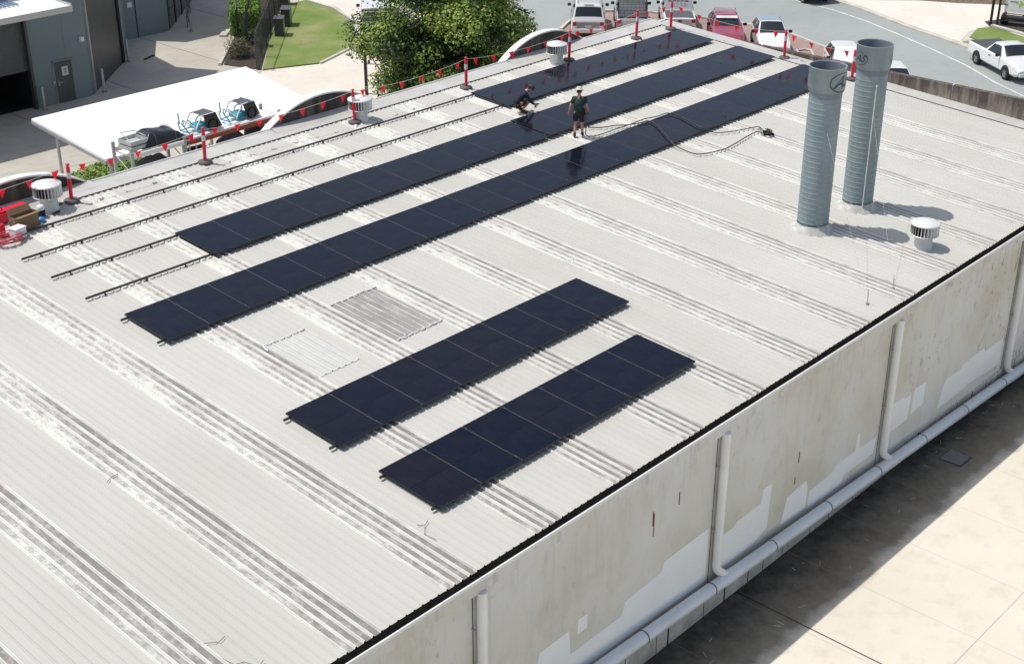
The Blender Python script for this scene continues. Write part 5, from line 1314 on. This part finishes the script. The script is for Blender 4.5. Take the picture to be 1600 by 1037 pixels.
for x, y, z, s_, lab, mt in ((7.9, 22.8, 4.54, (1.2, .7, .5), 'dark crate on the lower shelf under the black bundle', 'netgrey'), (9.6, 22.8, 4.52, (1.0, .7, .42), 'navy bundle on the lower shelf under the turquoise trikes', 'navy'), (10.9, 22.7, 4.52, (1.2, .7, .55), 'grey covered bundle on the lower shelf behind the leftmost red beam', 'tonneau'), (12.0, 22.8, 4.52, (.9, .7, .7), 'dark covered bundle on the lower shelf next to the arched parapet', 'tarp')):
    t = empty('shelf_bundle', (x, y, z), random.uniform(-.1, .1), lab, 'bundle', 'bundles on the lower rack shelf')
    m = MB(); m.sphere((0, 0, s_[2]/2), .5, 14, 10, (s_[0], s_[1], s_[2])); m.v = [(a+.05*noise.noise(V3((a*4, b_*4, c_*4))), b_, max(0, c_*(1+.25*noise.noise(V3((a*3, b_*3, 2)))))) for a, b_, c_ in m.v]; m.obj('cover', mt, t)
    bars(MB(), [((-s_[0]*.4, -s_[1]*.42, .03), (-s_[0]*.4, s_[1]*.42, .03)), ((s_[0]*.4, -s_[1]*.42, .03), (s_[0]*.4, s_[1]*.42, .03)), ((-s_[0]*.45, -.3, .02), (s_[0]*.45, -.3, .02))], .02).obj('pallet_bar', 'teal', t)
t = empty('ladder_bundle', (9.0, 22.1, 4.6), 0, 'grey ladders leaning on the front of the rack below the bundle', 'ladders')
m = MB()
for i in range(5): m.tube([(-.25+i*.22, -.35, -4.6), (-.35+i*.25, .05, .75-.05*i)], .025, 6)
for i in range(12): m.tube([(-.25, -.32+.03*i, -4.2+i*.4), (.6, -.32+.03*i, -4.2+i*.4)], .014, 5)
m.obj('ladder', 'galv', t)
t = empty('white_stand', (13.3, 23.0, 0), 0, 'white tubular stand just left of the middle arched parapet', 'stand')
bars(MB(), [((-.6, 0, 0), (-.6, 0, 4.6)), ((-.6, 0, 4.6), (.0, 0, 4.75)), ((.0, 0, 4.75), (.35, 0, 4.0)), ((.35, 0, 4.0), (.35, 0, 0))], .045).obj('stand_frame', 'white', t)

# ------------------------------------------------------------------ fences, signs, gate
def fence(p, q, h, lab, name='railing_fence', step=.13, post=2.4, mat='slate', grp=None, tilt=0):
    d = V3((q[0]-p[0], q[1]-p[1], 0)); L = d.length; a = math.atan2(d.y, d.x); t = empty(name, (p[0], p[1], 0), a, lab, 'fence', grp)
    m = MB()
    for z in (.18, h-.12): m.box((L/2, 0, z), (L, .035, .04))
    m.obj('rail', mat, t); m = MB(); n = int(L/step)
    for i in range(n): m.box((i*step+.05, 0, h/2+.03), (.018, .018, h-.06))
    m.obj('bars', mat, t); x = 0
    while x <= L+.01:
        MB().box((x, 0, (h+.1)/2), (.065, .065, h+.1)).obj('post', mat, t); x += post
    return t
fence((27.3, 42.9), (38.3, 54.2), 2.0, 'black vertical bar fence along the lawn edge', step=.22)
fence((28.9, 45.9), (37.2, 55.5), 1.9, 'black vertical bar fence behind the box hedge', step=.24)
t = empty('banner_sign', (29.6, 47.4, 0), R(50), 'tall narrow white banner sign on black poles seen edge on by the box hedge', 'sign')
bars(MB(), [((-.25, 0, 0), (-.25, 0, 4.2)), ((.25, 0, 0), (.25, 0, 4.2))], .045).obj('pole', 'black', t); MB().box((0, 0, 3.1), (.62, .05, 2.1)).obj('board', 'paper', t); m = MB()
for i in range(7): m.box((0, -.028, 3.9-i*.27), (.34, .006, .11))
m.obj('lettering', 'slate', t)
for x, y, w in ((32.5, 47.5, .8), (34.2, 49.0, 1.0), (37.5, 53.2, .9)):
    t = empty('utility_box', (x, y, 0), R(45), {32.5: 'nearest dark utility cabinet in the bed beside the lawn', 34.2: 'middle dark utility cabinet in the bed beside the lawn', 37.5: 'farthest dark utility cabinet, at the top end of the lawn'}[x], 'cabinet', 'cabinets beside the lawn')
    MB().box((0, 0, .5), (w, .5, 1.0)).obj('cabinet_body', 'slate', t, bevel=.02); MB().box((0, -.26, .55), (.12, .02, .5)).obj('notice', 'paper', t); MB().box((0, 0, 1.02), (w+.06, .56, .04)).obj('lid', 'netgrey', t)
t = empty('yard_gate', (27.6, 34.9, 0), R(-58), 'black steel gate in front of the big tree', 'gate')
m = MB(); m.box((0, 0, 1.1), (.12, .12, 2.2)); m.box((.0, .12, 1.0), (.08, .08, 2.0)); m.obj('gate_post', 'black', t); m = MB()
bars(m, [((0, 0, 1.75), (2.6, 0, 1.75)), ((0, 0, .3), (2.6, 0, .3)), ((0, 0, 1.2), (2.6, 0, 1.2)), ((.9, 0, .3), (.9, 0, 1.75)), ((1.8, 0, .3), (1.8, 0, 1.75)), ((2.6, 0, 0), (2.6, 0, 1.85))], .022); m.obj('gate_leaf', 'slate', t)
t = empty('street_gate', (61.5, 19.6, 0), R(-62), 'tall black double post of the gate across the road', 'gate')
m = MB(); m.box((0, 0, 1.6), (.14, .14, 3.2)); m.box((.36, 0, 1.6), (.12, .12, 3.2)); m.obj('gate_post', 'black', t); m = MB()
bars(m, [((.4, 0, 1.2), (3.4, 0, 1.2)), ((.4, 0, 2.6), (3.4, 0, 2.6)), ((.4, 0, .3), (3.4, 0, .3)), ((1.9, 0, 0), (1.9, 0, 2.8)), ((3.4, 0, 0), (3.4, 0, 2.8))], .03); m.obj('gate_leaf', 'slate', t)
t = empty('trailer_sign', (62.0, 18.35, 0), R(-78), 'white sign board with a lime green arrow on a small trailer behind the black gate', 'sign')
MB().box((0, 0, 1.28), (1.45, .06, .95)).obj('board', 'white', t)
m = MB(); m.slab([(.05, -.034, 1.52), (.32, -.034, 1.32), (.05, -.034, 1.08), (.05, -.034, 1.18), (.16, -.034, 1.31), (.05, -.034, 1.42)], .004); m.box((-.02, -.034, 1.315), (.26, .006, .05)); m.obj('arrow_logo', 'signgreen', t)
m = MB()
for i in range(6): m.box((-.42+i*.075, -.034, 1.40), (.045, .006, .09 if i in (0, 3) else .065))
m.obj('lettering', 'slate', t)
bars(MB(), [((-.75, 0, .72), (.75, 0, .72)), ((-.75, 0, .55), (.75, 0, .55)), ((-.75, 0, .55), (-.75, 0, .72)), ((.75, 0, .55), (.75, 0, .72)), ((-.75, 0, 1.9), (.75, 0, 1.9)), ((-.75, 0, 1.75), (-.75, 0, 1.95)), ((.75, 0, 1.75), (.75, 0, 1.95)), ((-.5, 0, .3), (-.5, 0, .6)), ((.5, 0, .3), (.5, 0, .6))], .03).obj('frame', 'slate', t)
MB().box((0, .4, .42), (1.7, .8, .1)).obj('chassis', 'black', t)
for s_ in (-1, 1):
    m = MB(); m.lathe([(.0, -.09), (.26, -.09), (.3, -.05), (.3, .05), (.26, .09), (0, .09)], 18); m.v = [(c_+s_*.8, a+.4, b_+.3) for a, b_, c_ in m.v]; m.obj('wheel', 'tyre', t)
t = empty('timber_post', (62.3, 19.15, 0), 0, 'orange timber post standing in a black foot beside the sign board', 'post')
MB().box((0, 0, .85), (.11, .11, 1.6)).obj('post', 'orange', t); MB().box((0, 0, .12), (.34, .34, .24)).obj('foot', 'black', t, bevel=.02)
hedge('street_shrub', (64.5, 16.2), (2.2, 1.6, 1.5), 0, 'dark green shrub behind the sign board at the right picture edge', ['leafC', 'leafA', 'leafB'], (0, .3), 260, .13, 'shrub')
struct('paved_strip', MB().sheet([(60.9, 19.3), (62, 20.2), (68, 18), (66, 10), (57.5, 10), (58.6, 12.5), (60.6, 17.3)], 0.016), 'mulch')
tag(strip('path_edge', [(61.3, 19.4), (60.75, 17.6), (59, 13)], .28, 0, .10, 'kerb'), kind='structure')
# bay kerbs between the parked cars
for i, (x, y) in enumerate(((46.0, 35.2), (48.9, 33.0), (48.6, 28.0), (48.8, 23.4))):
    m = MB(); d = V3((math.cos(R(40)), math.sin(R(40)), 0)); pts = [V3((x, y, .06))-d*1.6, V3((x, y, .06))+d*1.0, V3((x, y, .06))+d*1.25+V3((-.2, .2, 0)), V3((x, y, .06))+d*1.0+V3((-.5, .55, 0)), V3((x, y, .06))-d*1.6+V3((-.5, .55, 0))]
    m.tube(pts, .07, 6); tag(m.obj('bay_kerb', 'kerb'), kind='structure')
# drain grate in the apron
t = empty('drain_grate', (16.28, -1.0, .006), R(0), 'square steel drain grate in the shaded concrete beside the wall', 'drain grate')
m = MB()
for i in range(9): m.box((-.27+i*.0675, 0, .012), (.022, .56, .02))
m.obj('grate_bars', 'galv', t); m = MB(); m.box((0, 0, .002), (.60, .60, .004)); m.obj('pit', 'void', t)
m = MB()
for a, b_ in (((0, .30), (.64, .04)), ((0, -.30), (.64, .04)), ((.30, 0), (.04, .56)), ((-.30, 0), (.04, .56))): m.box((a[0], a[1], .012), (b_[0], b_[1], .024))
m.obj('grate_frame', 'slate', t)
m = MB()
for i in range(30):
    x = random.uniform(4, 22); y = random.uniform(-1.5, -.25); L = random.uniform(.04, .2); m.box((x, y, .010), (L, .010, .006), Matrix.Rotation(random.uniform(0, 3), 3, 'Z'))
tag(m.obj('litter', 'kerb'), kind='stuff')
for x in bpy.data.objects:
    if x.get('kind') == 'stuff' and 'label' not in x: x['label'] = 'scattered pale twigs and scraps on the dark concrete by the wall'; x['category'] = 'debris'
